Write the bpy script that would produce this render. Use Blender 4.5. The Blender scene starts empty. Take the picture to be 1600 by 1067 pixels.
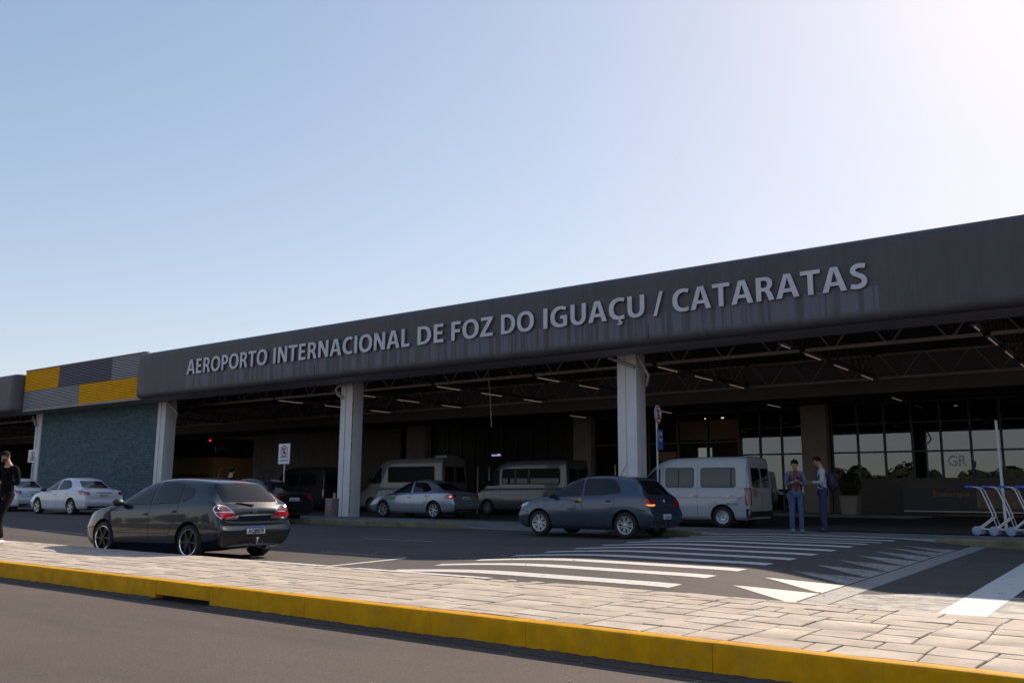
import bpy, bmesh, math, random
from mathutils import Vector, Matrix
from mathutils.bvhtree import BVHTree
R = math.radians
random.seed(7)
scn = bpy.context.scene
col = scn.collection

# ------------------------------------------------------------------ camera
CAMZ = 1.08
cd = bpy.data.cameras.new('camera'); cam = bpy.data.objects.new('camera', cd); col.objects.link(cam)
cd.sensor_width = 36; cd.lens = 1381.155 / 1600 * 36; cd.clip_end = 6000; cd.clip_start = .05
pi_, ro_, ya_ = R(9.71187642), R(0.36361653), R(-36.96981503)
F = Vector((math.sin(ya_) * math.cos(pi_), math.cos(ya_) * math.cos(pi_), math.sin(pi_)))
rt = Vector((math.cos(ya_), -math.sin(ya_), 0)); U = rt.cross(F)
r_ = rt * math.cos(ro_) + U * math.sin(ro_); u_ = -rt * math.sin(ro_) + U * math.cos(ro_)
cam.matrix_world = Matrix(((r_.x, u_.x, -F.x, 0), (r_.y, u_.y, -F.y, 0), (r_.z, u_.z, -F.z, CAMZ), (0, 0, 0, 1)))
scn.camera = cam
# ------------------------------------------------------------------ light
K = 1.42                      # horizontal run of the shadows per metre of height (towards -Y)
SUNX = 0.04
S = Vector((SUNX, K, 1)).normalized()
EL = math.asin(S.z); AZ = math.atan2(S.x, S.y)
w = bpy.data.worlds.new('World'); scn.world = w; w.use_nodes = True
nt = w.node_tree; bg = nt.nodes['Background']
sky = nt.nodes.new('ShaderNodeTexSky'); sky.sky_type = 'NISHITA'; sky.sun_disc = False
sky.sun_elevation = EL; sky.sun_rotation = AZ; sky.altitude = 200
sky.air_density = 1.0; sky.dust_density = .68; sky.ozone_density = 1.2
sep = nt.nodes.new('ShaderNodeSeparateColor'); cmb = nt.nodes.new('ShaderNodeCombineColor'); nt.links.new(sky.outputs[0], sep.inputs[0])
for i_, (a_, b_) in enumerate(((1.66, 6.1), (1.64, 5.7), (1.80, 5.2))):      # soft shoulder of the hazy bright sky
    q1 = nt.nodes.new('ShaderNodeMath'); q1.operation = 'DIVIDE'; nt.links.new(sep.outputs[i_], q1.inputs[0]); q1.inputs[1].default_value = b_
    q2 = nt.nodes.new('ShaderNodeMath'); q2.operation = 'ADD'; nt.links.new(q1.outputs[0], q2.inputs[0]); q2.inputs[1].default_value = 1
    q3 = nt.nodes.new('ShaderNodeMath'); q3.operation = 'DIVIDE'; nt.links.new(sep.outputs[i_], q3.inputs[0]); nt.links.new(q2.outputs[0], q3.inputs[1])
    q4 = nt.nodes.new('ShaderNodeMath'); q4.operation = 'MULTIPLY'; nt.links.new(q3.outputs[0], q4.inputs[0]); q4.inputs[1].default_value = a_
    nt.links.new(q4.outputs[0], cmb.inputs[i_])
nt.links.new(cmb.outputs[0], bg.inputs[0]); bg.inputs[1].default_value = 0.09
sd = bpy.data.lights.new('sun', 'SUN'); sun = bpy.data.objects.new('sun', sd); col.objects.link(sun)
sd.energy = 4.0; sd.angle = R(.5); sd.color = (1, .86, .71)
sun.rotation_euler = S.to_track_quat('Z', 'Y').to_euler(); sun.location = (0, 30, 40)
scn.view_settings.view_transform = 'Standard'; scn.view_settings.look = 'None'
scn.view_settings.exposure = 0.9; scn.view_settings.gamma = 1
scn.render.engine = 'CYCLES'
scn.cycles.max_bounces = 8

# ------------------------------------------------------------------ helpers
def tag(o, label=None, cat=None, group=None, kind=None):
    if label: o['label'] = label
    if cat: o['category'] = cat
    if group: o['group'] = group
    if kind: o['kind'] = kind
    return o
def empty(name, loc=(0, 0, 0), rz=0, label=None, cat=None, group=None):
    o = bpy.data.objects.new(name, None); col.objects.link(o); o.empty_display_size = .2
    o.location = loc; o.rotation_euler = (0, 0, rz)
    return tag(o, label, cat, group)
def link(name, me, mat=None, parent=None, smooth=False):
    o = bpy.data.objects.new(name, me); col.objects.link(o)
    if mat and not me.materials: me.materials.append(mat)
    if parent: o.parent = parent
    if smooth:
        me.shade_smooth()
        try: me.set_sharp_from_angle(angle=R(smooth if smooth is not True else 40))
        except Exception: pass
    return o
def copy_tree(o, parent=None):
    c = o.copy(); col.objects.link(c)
    if parent: c.parent = parent
    for ch in [k for k in o.children]: copy_tree(ch, c)
    return c
class MB:
    def __init__(s): s.v = []; s.f = []
    def add(s, vs, fs):
        b = len(s.v); s.v += [tuple(v) for v in vs]; s.f += [tuple(i + b for i in f) for f in fs]; return s
    def box(s, x0, x1, y0, y1, z0, z1, rz=0, c=(0, 0)):
        vs = [(x, y, z) for z in (z0, z1) for (x, y) in ((x0, y0), (x1, y0), (x1, y1), (x0, y1))]
        if rz:
            cs, sn = math.cos(rz), math.sin(rz)
            vs = [(c[0] + (x - c[0]) * cs - (y - c[1]) * sn, c[1] + (x - c[0]) * sn + (y - c[1]) * cs, z) for x, y, z in vs]
        return s.add(vs, [(3, 2, 1, 0), (4, 5, 6, 7), (0, 1, 5, 4), (1, 2, 6, 5), (2, 3, 7, 6), (3, 0, 4, 7)])
    def quad(s, *p): return s.add(p, [tuple(range(len(p)))])
    def tube(s, pts, r, n=8, caps=True):
        pts = [Vector(p) for p in pts]; rr = r if isinstance(r, (list, tuple)) else [r] * len(pts)
        b = len(s.v); up = None
        for i, p in enumerate(pts):
            d = ((pts[min(i + 1, len(pts) - 1)] - p).normalized() + (p - pts[max(i - 1, 0)]).normalized())
            if d.length < 1e-6: d = Vector((0, 0, 1))
            d.normalize()
            if up is None: up = d.orthogonal().normalized()
            up = (up - d * up.dot(d)).normalized(); q = d.cross(up)
            for k in range(n):
                a = 2 * math.pi * k / n
                s.v.append(tuple(p + (up * math.cos(a) + q * math.sin(a)) * rr[i]))
        for i in range(len(pts) - 1):
            for k in range(n):
                s.f.append((b + i * n + k, b + i * n + (k + 1) % n, b + (i + 1) * n + (k + 1) % n, b + (i + 1) * n + k))
        if caps:
            s.f.append(tuple(b + k for k in reversed(range(n)))); e = b + (len(pts) - 1) * n
            s.f.append(tuple(e + k for k in range(n)))
        return s
    def lathe(s, prof, c, axis='y', n=28):       # prof: (r, t)
        b = len(s.v)
        for (r, t) in prof:
            for k in range(n):
                a = 2 * math.pi * k / n; p = r * math.cos(a); q = r * math.sin(a)
                s.v.append({'y': (c[0] + p, c[1] + t, c[2] + q), 'z': (c[0] + p, c[1] + q, c[2] + t), 'x': (c[0] + t, c[1] + p, c[2] + q)}[axis])
        m = len(prof)
        for i in range(m - 1):
            for k in range(n):
                s.f.append((b + i * n + k, b + (i + 1) * n + k, b + (i + 1) * n + (k + 1) % n, b + i * n + (k + 1) % n))
        return s
    def prism(s, poly, axis, t0, t1):            # poly in the two other axes
        n = len(poly); f = {'x': lambda p, t: (t, p[0], p[1]), 'y': lambda p, t: (p[0], t, p[1]), 'z': lambda p, t: (p[0], p[1], t)}[axis]
        vs = [f(p, t0) for p in poly] + [f(p, t1) for p in poly]
        return s.add(vs, [tuple(reversed(range(n))), tuple(range(n, 2 * n))] + [(i, (i + 1) % n, n + (i + 1) % n, n + i) for i in range(n)])
    def ell(s, c, r, n=14, m=9):
        b = len(s.v)
        for i in range(m + 1):
            t = math.pi * i / m
            for k in range(n):
                a = 2 * math.pi * k / n
                s.v.append((c[0] + r[0] * math.sin(t) * math.cos(a), c[1] + r[1] * math.sin(t) * math.sin(a), c[2] + r[2] * math.cos(t)))
        for i in range(m):
            for k in range(n):
                s.f.append((b + i * n + k, b + (i + 1) * n + k, b + (i + 1) * n + (k + 1) % n, b + i * n + (k + 1) % n))
        return s
    def mesh(s, name):
        me = bpy.data.meshes.new(name); me.from_pydata(s.v, [], s.f); me.validate(); 
        bm = bmesh.new(); bm.from_mesh(me); bmesh.ops.recalc_face_normals(bm, faces=bm.faces); bm.to_mesh(me); bm.free()
        return me
    def build(s, name, mat, parent=None, smooth=False, bevel=0):
        me = s.mesh(name)
        if bevel:
            bm = bmesh.new(); bm.from_mesh(me)
            bmesh.ops.bevel(bm, geom=[e for e in bm.edges if e.is_manifold and e.calc_face_angle(0) > .6], offset=bevel, segments=2, affect='EDGES', profile=.6)
            bm.to_mesh(me); bm.free(); smooth = smooth or True
        return link(name, me, mat, parent, smooth)

# ------------------------------------------------------------------ materials
def M(name, c, rough=.6, metal=0, spec=.5, coat=0, noise=0, nscale=8, c2=None, bump=0, bscale=60, emit=0, stretch=None, detail=6, co='Object'):
    m = bpy.data.materials.new(name); m.use_nodes = True; t = m.node_tree; b = t.nodes['Principled BSDF']
    b.inputs['Base Color'].default_value = (*c, 1); b.inputs['Roughness'].default_value = rough
    b.inputs['Metallic'].default_value = metal; b.inputs['Specular IOR Level'].default_value = spec
    b.inputs['Coat Weight'].default_value = coat; b.inputs['Coat Roughness'].default_value = .04
    if emit: b.inputs['Emission Color'].default_value = (*c, 1); b.inputs['Emission Strength'].default_value = emit
    tc = t.nodes.new('ShaderNodeTexCoord'); mp = t.nodes.new('ShaderNodeMapping'); t.links.new(tc.outputs[co], mp.inputs[0])
    if stretch: mp.inputs['Scale'].default_value = stretch
    if noise or c2:
        n = t.nodes.new('ShaderNodeTexNoise'); n.inputs['Scale'].default_value = nscale; n.inputs['Detail'].default_value = detail; n.inputs['Roughness'].default_value = .65
        t.links.new(mp.outputs[0], n.inputs['Vector'])
        r = t.nodes.new('ShaderNodeValToRGB'); t.links.new(n.outputs['Fac'], r.inputs[0])
        a = c2 if c2 else tuple(x * (1 - noise) for x in c); bb = c if c2 else tuple(min(1, x * (1 + noise)) for x in c)
        r.color_ramp.elements[0].color = (*a, 1); r.color_ramp.elements[1].color = (*bb, 1)
        r.color_ramp.elements[0].position = .32; r.color_ramp.elements[1].position = .68
        t.links.new(r.outputs[0], b.inputs['Base Color'])
    if bump:
        n2 = t.nodes.new('ShaderNodeTexNoise'); n2.inputs['Scale'].default_value = bscale; n2.inputs['Detail'].default_value = 4
        t.links.new(tc.outputs[co], n2.inputs['Vector'])
        bp = t.nodes.new('ShaderNodeBump'); bp.inputs['Strength'].default_value = bump; bp.inputs['Distance'].default_value = .02
        t.links.new(n2.outputs['Fac'], bp.inputs['Height']); t.links.new(bp.outputs[0], b.inputs['Normal'])
    return m
class NT:                                         # tiny node graph helper
    def __init__(s, m): s.t = m.node_tree; s.b = s.t.nodes['Principled BSDF']
    def n(s, typ, **kw):
        n = s.t.nodes.new('ShaderNode' + typ)
        for k, v in kw.items():
            if k[0] == '_': setattr(n, k[1:], v)
            else: s.set(n.inputs[k.replace('__', ' ')], v)
        return n
    def set(s, i, v):
        if isinstance(v, bpy.types.NodeSocket): s.t.links.new(v, i)
        else: i.default_value = v
    def math(s, op, a, b=0, c=None):
        n = s.t.nodes.new('ShaderNodeMath'); n.operation = op; s.set(n.inputs[0], a); s.set(n.inputs[1], b)
        if c is not None: s.set(n.inputs[2], c)
        return n.outputs[0]
    def mix(s, f, a, b, op='MIX'):
        n = s.t.nodes.new('ShaderNodeMix'); n.data_type = 'RGBA'; n.blend_type = op
        s.set(n.inputs[0], f); s.set(n.inputs[6], a); s.set(n.inputs[7], b); return n.outputs[2]
    def noise(s, v, scale, detail=5, rough=.6):
        n = s.t.nodes.new('ShaderNodeTexNoise'); s.set(n.inputs['Vector'], v); n.inputs['Scale'].default_value = scale
        n.inputs['Detail'].default_value = detail; n.inputs['Roughness'].default_value = rough; return n.outputs['Fac']
    def ramp(s, f, p0, p1, c0=(0, 0, 0, 1), c1=(1, 1, 1, 1)):
        n = s.t.nodes.new('ShaderNodeValToRGB'); s.set(n.inputs[0], f); e = n.color_ramp.elements
        e[0].position = p0; e[1].position = p1; e[0].color = c0; e[1].color = c1; return n.outputs[0]
    def mapping(s, v, scale=(1, 1, 1), loc=(0, 0, 0)):
        n = s.t.nodes.new('ShaderNodeMapping'); s.set(n.inputs[0], v); n.inputs['Scale'].default_value = scale; n.inputs['Location'].default_value = loc; return n.outputs[0]
    def co(s, which='Object'): return s.n('TexCoord').outputs[which]
    def bump(s, h, strength=.3, dist=.01):
        n = s.t.nodes.new('ShaderNodeBump'); n.inputs['Strength'].default_value = strength; n.inputs['Distance'].default_value = dist
        s.set(n.inputs['Height'], h); s.t.links.new(n.outputs[0], s.b.inputs['Normal'])
def c4(*c): return (*c, 1)

def asphalt_mat(name, base, warm, speck=.5, patches=.35, cracks=.0):
    m = M(name, base, rough=.9, spec=.25); g = NT(m); v = g.co()
    big = g.ramp(g.noise(v, .35, 4), .35, .7); fine = g.ramp(g.noise(v, 90, 3, .8), .3, .72)
    c = g.mix(big, c4(*base), c4(*warm))
    dk = g.mix(g.ramp(g.noise(g.mapping(v, (.25, 1.6, 1)), .9, 6), .5, .75), c, c4(*[x * (1 - patches) for x in base]))
    c = g.mix(g.math('MULTIPLY', fine, speck), dk, c4(*[min(1, x * 1.9) for x in warm]))
    pale = g.ramp(g.noise(v, 23, 2, .5), .74, .79)
    c = g.mix(g.math('MULTIPLY', pale, .6), c, c4(.20, .18, .16))
    vo = g.n('TexVoronoi', _feature='DISTANCE_TO_EDGE', Scale=.42); g.set(vo.inputs['Vector'], g.mix(.12, v, g.n('TexNoise', Vector=v, Scale=1.6, Detail=5.).outputs['Color']))
    crack = g.math('LESS_THAN', vo.outputs['Distance'], .006)
    crack = g.math('MULTIPLY', crack, g.ramp(g.noise(v, .5, 2), .52, .56))
    c = g.mix(g.math('MULTIPLY', crack, cracks), c, c4(.015, .014, .013))
    c = g.mix(g.ramp(g.noise(v, 34, 4, .75), .36, .50), g.mix(.5, c, c4(*[x * .45 for x in base])), c)
    c = g.mix(g.math('MULTIPLY', g.ramp(g.noise(g.mapping(v, (.5, 1, 1)), .8, 7, .7), .45, .75), .22), c, c4(*[x * 1.8 for x in warm]))
    g.set(g.b.inputs['Base Color'], c); g.bump(g.noise(v, 110, 3, .7), .55, .012)
    return m
asph_near = asphalt_mat('asphalt near', (.068, .053, .046), (.088, .069, .060), .6)
asph_road = asphalt_mat('asphalt road', (.062, .053, .050), (.084, .071, .064), .38, cracks=.5)
def paint_mat(name, c, under, wear=.5, scale=9):
    m = M(name, c, rough=.75, spec=.3); g = NT(m); v = g.co()
    n = g.math('ADD', g.math('MULTIPLY', g.noise(v, scale, 8, .75), .7), g.math('MULTIPLY', g.noise(g.mapping(v, (.5, 3, 1)), 2.2, 4), .3))
    f = g.ramp(n, wear - .06, wear + .05)
    g.set(g.b.inputs['Base Color'], g.mix(f, c4(*under), g.mix(g.noise(v, 60, 3), c4(*[x * .8 for x in c]), c4(*c))))
    return m
line_white = paint_mat('white road paint', (.60, .57, .52), (.17, .15, .135), .41)
line_worn = paint_mat('worn white road paint', (.40, .375, .345), (.13, .115, .105), .49, 14)
wash = paint_mat('whitewashed asphalt', (.40, .37, .33), (.13, .115, .10), .50, 3)
gutter = paint_mat('pale dusty gutter', (.30, .28, .26), (.14, .125, .115), .45, 20)
# yellow kerb
kerb_y = M('yellow kerb paint', (.55, .30, .02), .75, spec=.12); g = NT(kerb_y); v = g.co()
c = g.mix(g.ramp(g.noise(v, 5, 6), .35, .7), c4(.54, .25, .002), c4(.72, .35, .004))
streak = g.ramp(g.noise(g.mapping(v, (3.0, 1, .35)), 6, 6, .7), .5, .75)
c = g.mix(g.math('MULTIPLY', streak, .35), c, c4(.30, .17, .03))
sz = g.n('SeparateXYZ', Vector=v).outputs
low = g.math('LESS_THAN', g.math('ADD', sz[2], g.math('MULTIPLY', g.noise(v, 22, 6, .75), .04)), -.190)
c = g.mix(low, c, c4(.09, .075, .065))
c = g.mix(g.math('MULTIPLY', g.ramp(g.noise(v, 2.3, 7, .75), .52, .66), .45), c, c4(.36, .19, .03))
chip = g.ramp(g.noise(v, 30, 5, .75), .66, .70)
c = g.mix(g.math('MULTIPLY', chip, .7), c, c4(.30, .24, .16))
g.set(g.b.inputs['Base Color'], c); g.bump(g.noise(v, 45, 5, .7), .35, .008)
kerb_g = M('mossy concrete kerb', (.20, .17, .11), .9, c2=(.09, .09, .045), nscale=3, bump=.4, bscale=30)
stone = M('stamped paving concrete', (.50, .43, .36), .85, spec=.25); g = NT(stone); v = g.co()
att = g.n('Attribute', _attribute_name='tone').outputs['Fac']
c = g.mix(g.ramp(g.noise(v, 2.4, 7, .7), .35, .68), c4(.32, .260, .205), c4(.52, .435, .35))
c = g.mix(g.math('MULTIPLY', g.math('SUBTRACT', att, .5), .55), c, c4(.60, .54, .47))
grain = g.ramp(g.noise(g.mapping(v, (1.2, 14, 1)), 5, 5, .7), .6, .74)
c = g.mix(g.math('MULTIPLY', grain, .38), c, c4(.22, .18, .15))
c = g.mix(g.math('MULTIPLY', g.ramp(g.noise(v, 50, 3, .7), .5, .8), .35), c, c4(.24, .20, .17))
g.set(g.b.inputs['Base Color'], c); g.bump(g.math('ADD', g.noise(g.mapping(v, (1, 6, 1)), 5, 5, .7), g.math('MULTIPLY', g.noise(v, 60, 3), .4)), .5, .015)
joint = M('dark joint dirt', (.05, .042, .036), .95, noise=.5, nscale=20)
soil = M('dry lawn ground', (.16, .13, .07), .95, c2=(.07, .09, .035), nscale=.6)
walk = M('grey sidewalk concrete', (.15, .14, .14), .85, noise=.3, nscale=1.5, bump=.3, bscale=30)
drive = M('covered driveway asphalt', (.055, .050, .050), .85, noise=.3, nscale=2, bump=.3, bscale=80)
deck = M('ribbed floor', (.10, .075, .065), .7, noise=.3, nscale=2); g = NT(deck); v = g.co()
wv = g.n('TexWave', Scale=2.6, Distortion=.3, Vector=v, _bands_direction='Y').outputs['Fac']
g.set(g.b.inputs['Base Color'], g.mix(wv, c4(.10, .078, .070), c4(.035, .03, .03)))

# fascia concrete with run marks
fascia_m = M('dark painted fascia', (.1, .09, .1), .55); g = NT(fascia_m); v = g.co(); sx = g.n('SeparateXYZ', Vector=v).outputs
base = g.mix(g.ramp(g.noise(g.mapping(v, (1, 1, .35)), 1.1, 6), .3, .75), c4(.058, .049, .056), c4(.080, .070, .080))
st = g.noise(g.mapping(v, (1.0, .02, .05)), 3.2, 5, .75)
base = g.mix(g.math('MULTIPLY', g.ramp(st, .5, .72), .55), base, c4(.036, .028, .030))
base = g.mix(g.math('MULTIPLY', g.ramp(g.noise(g.mapping(v, (1, .02, .04)), 9, 4, .7), .52, .7), .35), base, c4(.095, .09, .11))
# washed, paler runs below the lettering
inx = g.math('MULTIPLY', g.math('GREATER_THAN', sx[0], -35.1), g.math('LESS_THAN', sx[0], -5.6))
inz = g.math('MULTIPLY', g.math('LESS_THAN', sx[2], 6.16), g.ramp(sx[2], .0, 1.0))
zf = g.n('MapRange', Value=sx[2]); zf.inputs[1].default_value = 5.5; zf.inputs[2].default_value = 5.66
wz = g.math('MULTIPLY', g.math('MULTIPLY', inx, g.math('LESS_THAN', sx[2], 6.2)), zf.outputs[0])
sf = g.ramp(g.noise(g.mapping(v, (1, .01, .02)), 5.2, 3, .6), .44, .56)
base = g.mix(g.math('MULTIPLY', g.math('MULTIPLY', wz, sf), .6), base, c4(.135, .135, .185))
g.set(g.b.inputs['Base Color'], base); g.bump(g.noise(v, 20, 4), .15, .01)
letter_m = M('pale grey letter enamel', (.60, .57, .62), .5, c2=(.48, .46, .50), nscale=3)
letter_side = M('letter return', (.13, .12, .13), .5)
col_m = M('white painted column', (.62, .60, .60), .6, c2=(.50, .48, .47), nscale=1.6); g = NT(col_m); v = g.co(); sz = g.n('SeparateXYZ', Vector=v).outputs
tile = g.math('LESS_THAN', g.math('FRACT', g.math('MULTIPLY', sz[2], 12.5)), .1)
runs = g.ramp(g.noise(g.mapping(v, (9, 9, .3)), 1.5, 6, .7), .56, .74)
c = g.mix(g.math('MULTIPLY', tile, .3), g.mix(g.noise(v, 2, 5), c4(.56, .55, .57), c4(.72, .70, .71)), c4(.33, .32, .33))
c = g.mix(g.math('MULTIPLY', runs, .35), c, c4(.30, .27, .24))
g.set(g.b.inputs['Base Color'], c)
pipe_m = M('grey pvc pipe', (.36, .33, .30), .45)
chip_m = M('flaked paint strip', (.13, .12, .12), .8, c2=(.5, .5, .5), nscale=7)
panel_y = M('yellow ribbed sheet', (.95, .47, .004), .6, spec=.15, noise=.10, nscale=2)
panel_g = M('light grey ribbed sheet', (.30, .29, .31), .45, noise=.1, nscale=2)
panel_n = M('slate ribbed sheet', (.095, .085, .125), .45, noise=.12, nscale=2)
teal = M('teal mosaic tiles', (.12, .24, .25), .6, spec=.1); g = NT(teal); v = g.co()
sx = g.n('SeparateXYZ', Vector=v).outputs; cv = g.n('CombineXYZ', X=sx[0], Y=sx[2]).outputs[0]
bk = g.n('TexBrick', Vector=cv, Scale=1., _offset=.5); bk.inputs['Brick Width'].default_value = .26; bk.inputs['Row Height'].default_value = .13; bk.inputs['Mortar Size'].default_value = .012; bk.inputs['Bias'].default_value = -.1
bk.inputs['Color1'].default_value = c4(.045, .090, .112); bk.inputs['Color2'].default_value = c4(.095, .165, .190); bk.inputs['Mortar'].default_value = c4(.045, .06, .075)
c = g.mix(g.math('MULTIPLY', g.ramp(g.noise(v, .7, 6), .4, .75), .55), bk.outputs[0], c4(.055, .085, .105))
g.set(g.b.inputs['Base Color'], c)
steel = M('cream painted steel', (.42, .375, .34), .5, noise=.15, nscale=4)
steel_dk = M('dark steel', (.10, .07, .06), .5)
deck_roof = M('corrugated roof deck', (.10, .082, .080), .6, noise=.2, nscale=2)
band_m = M('grey bulkhead board', (.185, .165, .175), .7, noise=.12, nscale=1)
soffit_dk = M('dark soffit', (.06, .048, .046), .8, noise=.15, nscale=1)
wall_dk = M('brown wall cladding', (.10, .082, .078), .6, noise=.15, nscale=1)
wall_pl = M('plaster pillar', (.29, .25, .235), .7, noise=.12, nscale=1.5)
frame_m = M('dark window frame', (.025, .02, .02), .4)
glass = M('terminal glass', (.02, .02, .022), .02, spec=.5); g = NT(glass)
# real pane: part mirror (Fresnel), part see-through tint
fr = g.n('Fresnel', IOR=1.9).outputs[0]; gl = g.n('BsdfGlossy', Color=c4(.9, .95, 1)); gl.inputs['Roughness'].default_value = .005
tr = g.n('BsdfTransparent', Color=c4(.35, .36, .36)); mx = g.n('MixShader'); g.set(mx.inputs[0], fr); g.set(mx.inputs[1], tr.outputs[0]); g.set(mx.inputs[2], gl.outputs[0])
g.t.links.new(mx.outputs[0], g.t.nodes['Material Output'].inputs[0])
lamp_m = M('lit fluorescent tube', (1, .80, .62), .5, emit=.07)
spot_m = M('lit downlight', (1, .9, .8), .5, emit=.5)
fixture_m = M('lamp housing', (.20, .18, .17), .5)
white_p = M('white sign face', (.62, .63, .66), .5, noise=.08)
red_p = M('red sign print', (.35, .015, .03), .5)
black_p = M('black sign print', (.02, .02, .022), .5)
blue_p = M('blue sign face', (.02, .10, .36), .45)
grey_p = M('grey sign print', (.16, .18, .24), .5)
galv = M('galvanised steel', (.34, .34, .35), .4, metal=.6, noise=.15)
# car materials
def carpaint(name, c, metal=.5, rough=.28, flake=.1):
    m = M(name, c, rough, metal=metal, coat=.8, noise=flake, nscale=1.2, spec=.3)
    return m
rubber = M('tyre rubber', (.014, .014, .015), .8, bump=.3, bscale=80)
arch_m = M('wheel well', (.008, .008, .008), .95)
car_glass = M('tinted car glass', (.008, .010, .013), .03, spec=.45)
van_glass = M('van side glass', (.016, .020, .026), .04, spec=.55)
trim_m = M('black plastic trim', (.018, .018, .019), .5)
gap_m = M('panel gap', (.006, .006, .006), .9)
chrome = M('chrome', (.75, .75, .76), .12, metal=1)
alloy = M('silver alloy wheel', (.52, .53, .56), .28, metal=.7)
alloy_dk = M('black alloy wheel', (.02, .02, .022), .35, metal=.3)
tl_red = M('red lamp lens', (.34, .012, .015), .12, coat=1); tl_dk = M('smoked lamp lens', (.10, .012, .015), .12, coat=1)
tl_clear = M('clear lamp lens', (.5, .48, .48), .1, coat=1)
amber = M('lit amber lamp', (1, .28, .06), .3, emit=.55)
plate_w = M('plate white', (.55, .57, .60), .5); plate_b = M('plate blue', (.01, .07, .35), .5)

# ------------------------------------------------------------------ text
def text_mesh(s, h, mat, depth=.0, bold=0.0, xw=None, sx=1.0, align='LEFT'):
    cu = bpy.data.curves.new('t', 'FONT'); cu.body = s; cu.extrude = depth; cu.offset = bold; cu.resolution_u = 6; cu.align_x = align
    cu.size = 1
    o = bpy.data.objects.new('t', cu); col.objects.link(o); bpy.context.view_layer.update()
    me = bpy.data.meshes.new_from_object(o.evaluated_get(bpy.context.evaluated_depsgraph_get()))
    bpy.data.objects.remove(o); bpy.data.curves.remove(cu)
    return me
CAP = None
def capheight():
    me = text_mesh('H', 1, None); return max(v.co.y for v in me.vertices)
CAPH = capheight()
def text_obj(name, s, h, mat, parent, loc, rot=(R(90), 0, 0), depth=.002, bold=0, width=None, center=False):
    me = text_mesh(s, 1, mat, depth / h * CAPH if h else 0, bold)
    k = h / CAPH; xs = [v.co.x for v in me.vertices]; x0, x1 = min(xs), max(xs)
    kx = (width / (x1 - x0)) if width else k
    for v_ in me.vertices: v_.co = ((v_.co.x - (x0 + x1) / 2 * (1 if center else 0) - (0 if center else x0)) * kx, v_.co.y * k, v_.co.z * k)
    me.materials.clear(); o = link(name, me, mat, parent); o.location = loc; o.rotation_euler = rot
    return o

# ================================================================== GROUND
def sm(t): t = min(1, max(0, t)); return t * t * (3 - 2 * t)
def gz(X, Y):
    z = -.15 + .018 * max(0, Y - 10)
    z += (.150 + .035 * sm((Y - 9.3) / 1.4)) * sm((X + 11.6) / 4.2) * sm((-2.9 - X) / 2.3) * (1 if Y < 17 else 1 - sm((Y - 17) / 3.) * .35)
    return z + .14 * sm((-X - 20) / 9)
MB().quad((-2500, -2500, -.6), (2500, -2500, -.6), (2500, 2500, -.6), (-2500, 2500, -.6)).build('ground', soil)['kind'] = 'structure'
m = MB(); m.quad((-120, -30, -.232), (60, -30, -.232), (60, 6.5, -.232), (-120, 6.5, -.232)); tag(m.build('near_road', asph_near), kind='structure')
def sheet(name, mat, xs, ys, dz=0, f=gz):
    m = MB(); nx, ny = len(xs), len(ys)
    m.v = [(x, y, f(x, y) + dz) for y in ys for x in xs]
    m.f = [(j * nx + i, j * nx + i + 1, (j + 1) * nx + i + 1, (j + 1) * nx + i) for j in range(ny - 1) for i in range(nx - 1)]
    return link(name, m.mesh(name), mat, None, True)
xs = [-110, -80, -60] + [-50 + i * .5 for i in range(20, 60)] + [-20 + i * .2 for i in range(130)] + [8, 20, 50]
ys = [9.0 + i * .4 for i in range(33)]
tag(sheet('road', asph_road, sorted(set(xs)), ys), kind='structure')
# sidewalk, driveway and floors under the canopy
def kerb_y_at(X): return 19.6 + .95 * sm((X + 24) / 8)
def hk(X):                                           # 1 = full kerb, 0 = dropped flush with the road
    a = 1 - sm((X + 18.2) / 2.1) * sm((-11.6 - X) / 1.0)
    b = 1 - .85 * sm((X + 10.0) / .8) * sm((-3.9 - X) / .8)
    return min(a, b)
def walk_z(X, Y):
    base = .2 - .10 * sm((Y - 22.3) / 2.4); lo = gz(X, kerb_y_at(X)) + .015
    h = hk(X); return base if h > .999 else base + (lo - base) * (1 - h) * (1 - sm((Y - kerb_y_at(X) - .1) / 1.5))
def strip(name, mat, pts, y1, f, dz=0, kind='structure'):
    m = MB(); n = 14
    for i, X in enumerate(pts):
        for j in range(n + 1):
            ya = kerb_y_at(X) + .14; Y = ya + (y1 - ya) * j / n; m.v.append((X, Y, f(X, Y) + dz))
    for i in range(len(pts) - 1):
        for j in range(n): a = i * (n + 1) + j; m.f.append((a, a + n + 1, a + n + 2, a + 1))
    return tag(link(name, m.mesh(name), mat, None, True), kind=kind)
strip('sidewalk', walk, [-100, -60, -40, -30] + [-26 + i * .4 for i in range(92)] + [20, 40], 24.95, walk_z)
m = MB(); m.quad((-100, 24.9, .096), (-8.6, 24.9, .096), (-8.6, 42, .096), (-100, 42, .096)); tag(m.build('driveway', drive), kind='structure')
m = MB(); m.quad((-8.6, 23.2, .196), (40, 23.2, .196), (40, 44, .18), (-8.6, 44, .18)); tag(m.build('terminal_floor', deck), kind='structure')
m = MB(); m.box(-100, -8.6, 41, 45, .0, .24); tag(m.build('terminal_sidewalk', walk), kind='structure')
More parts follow.
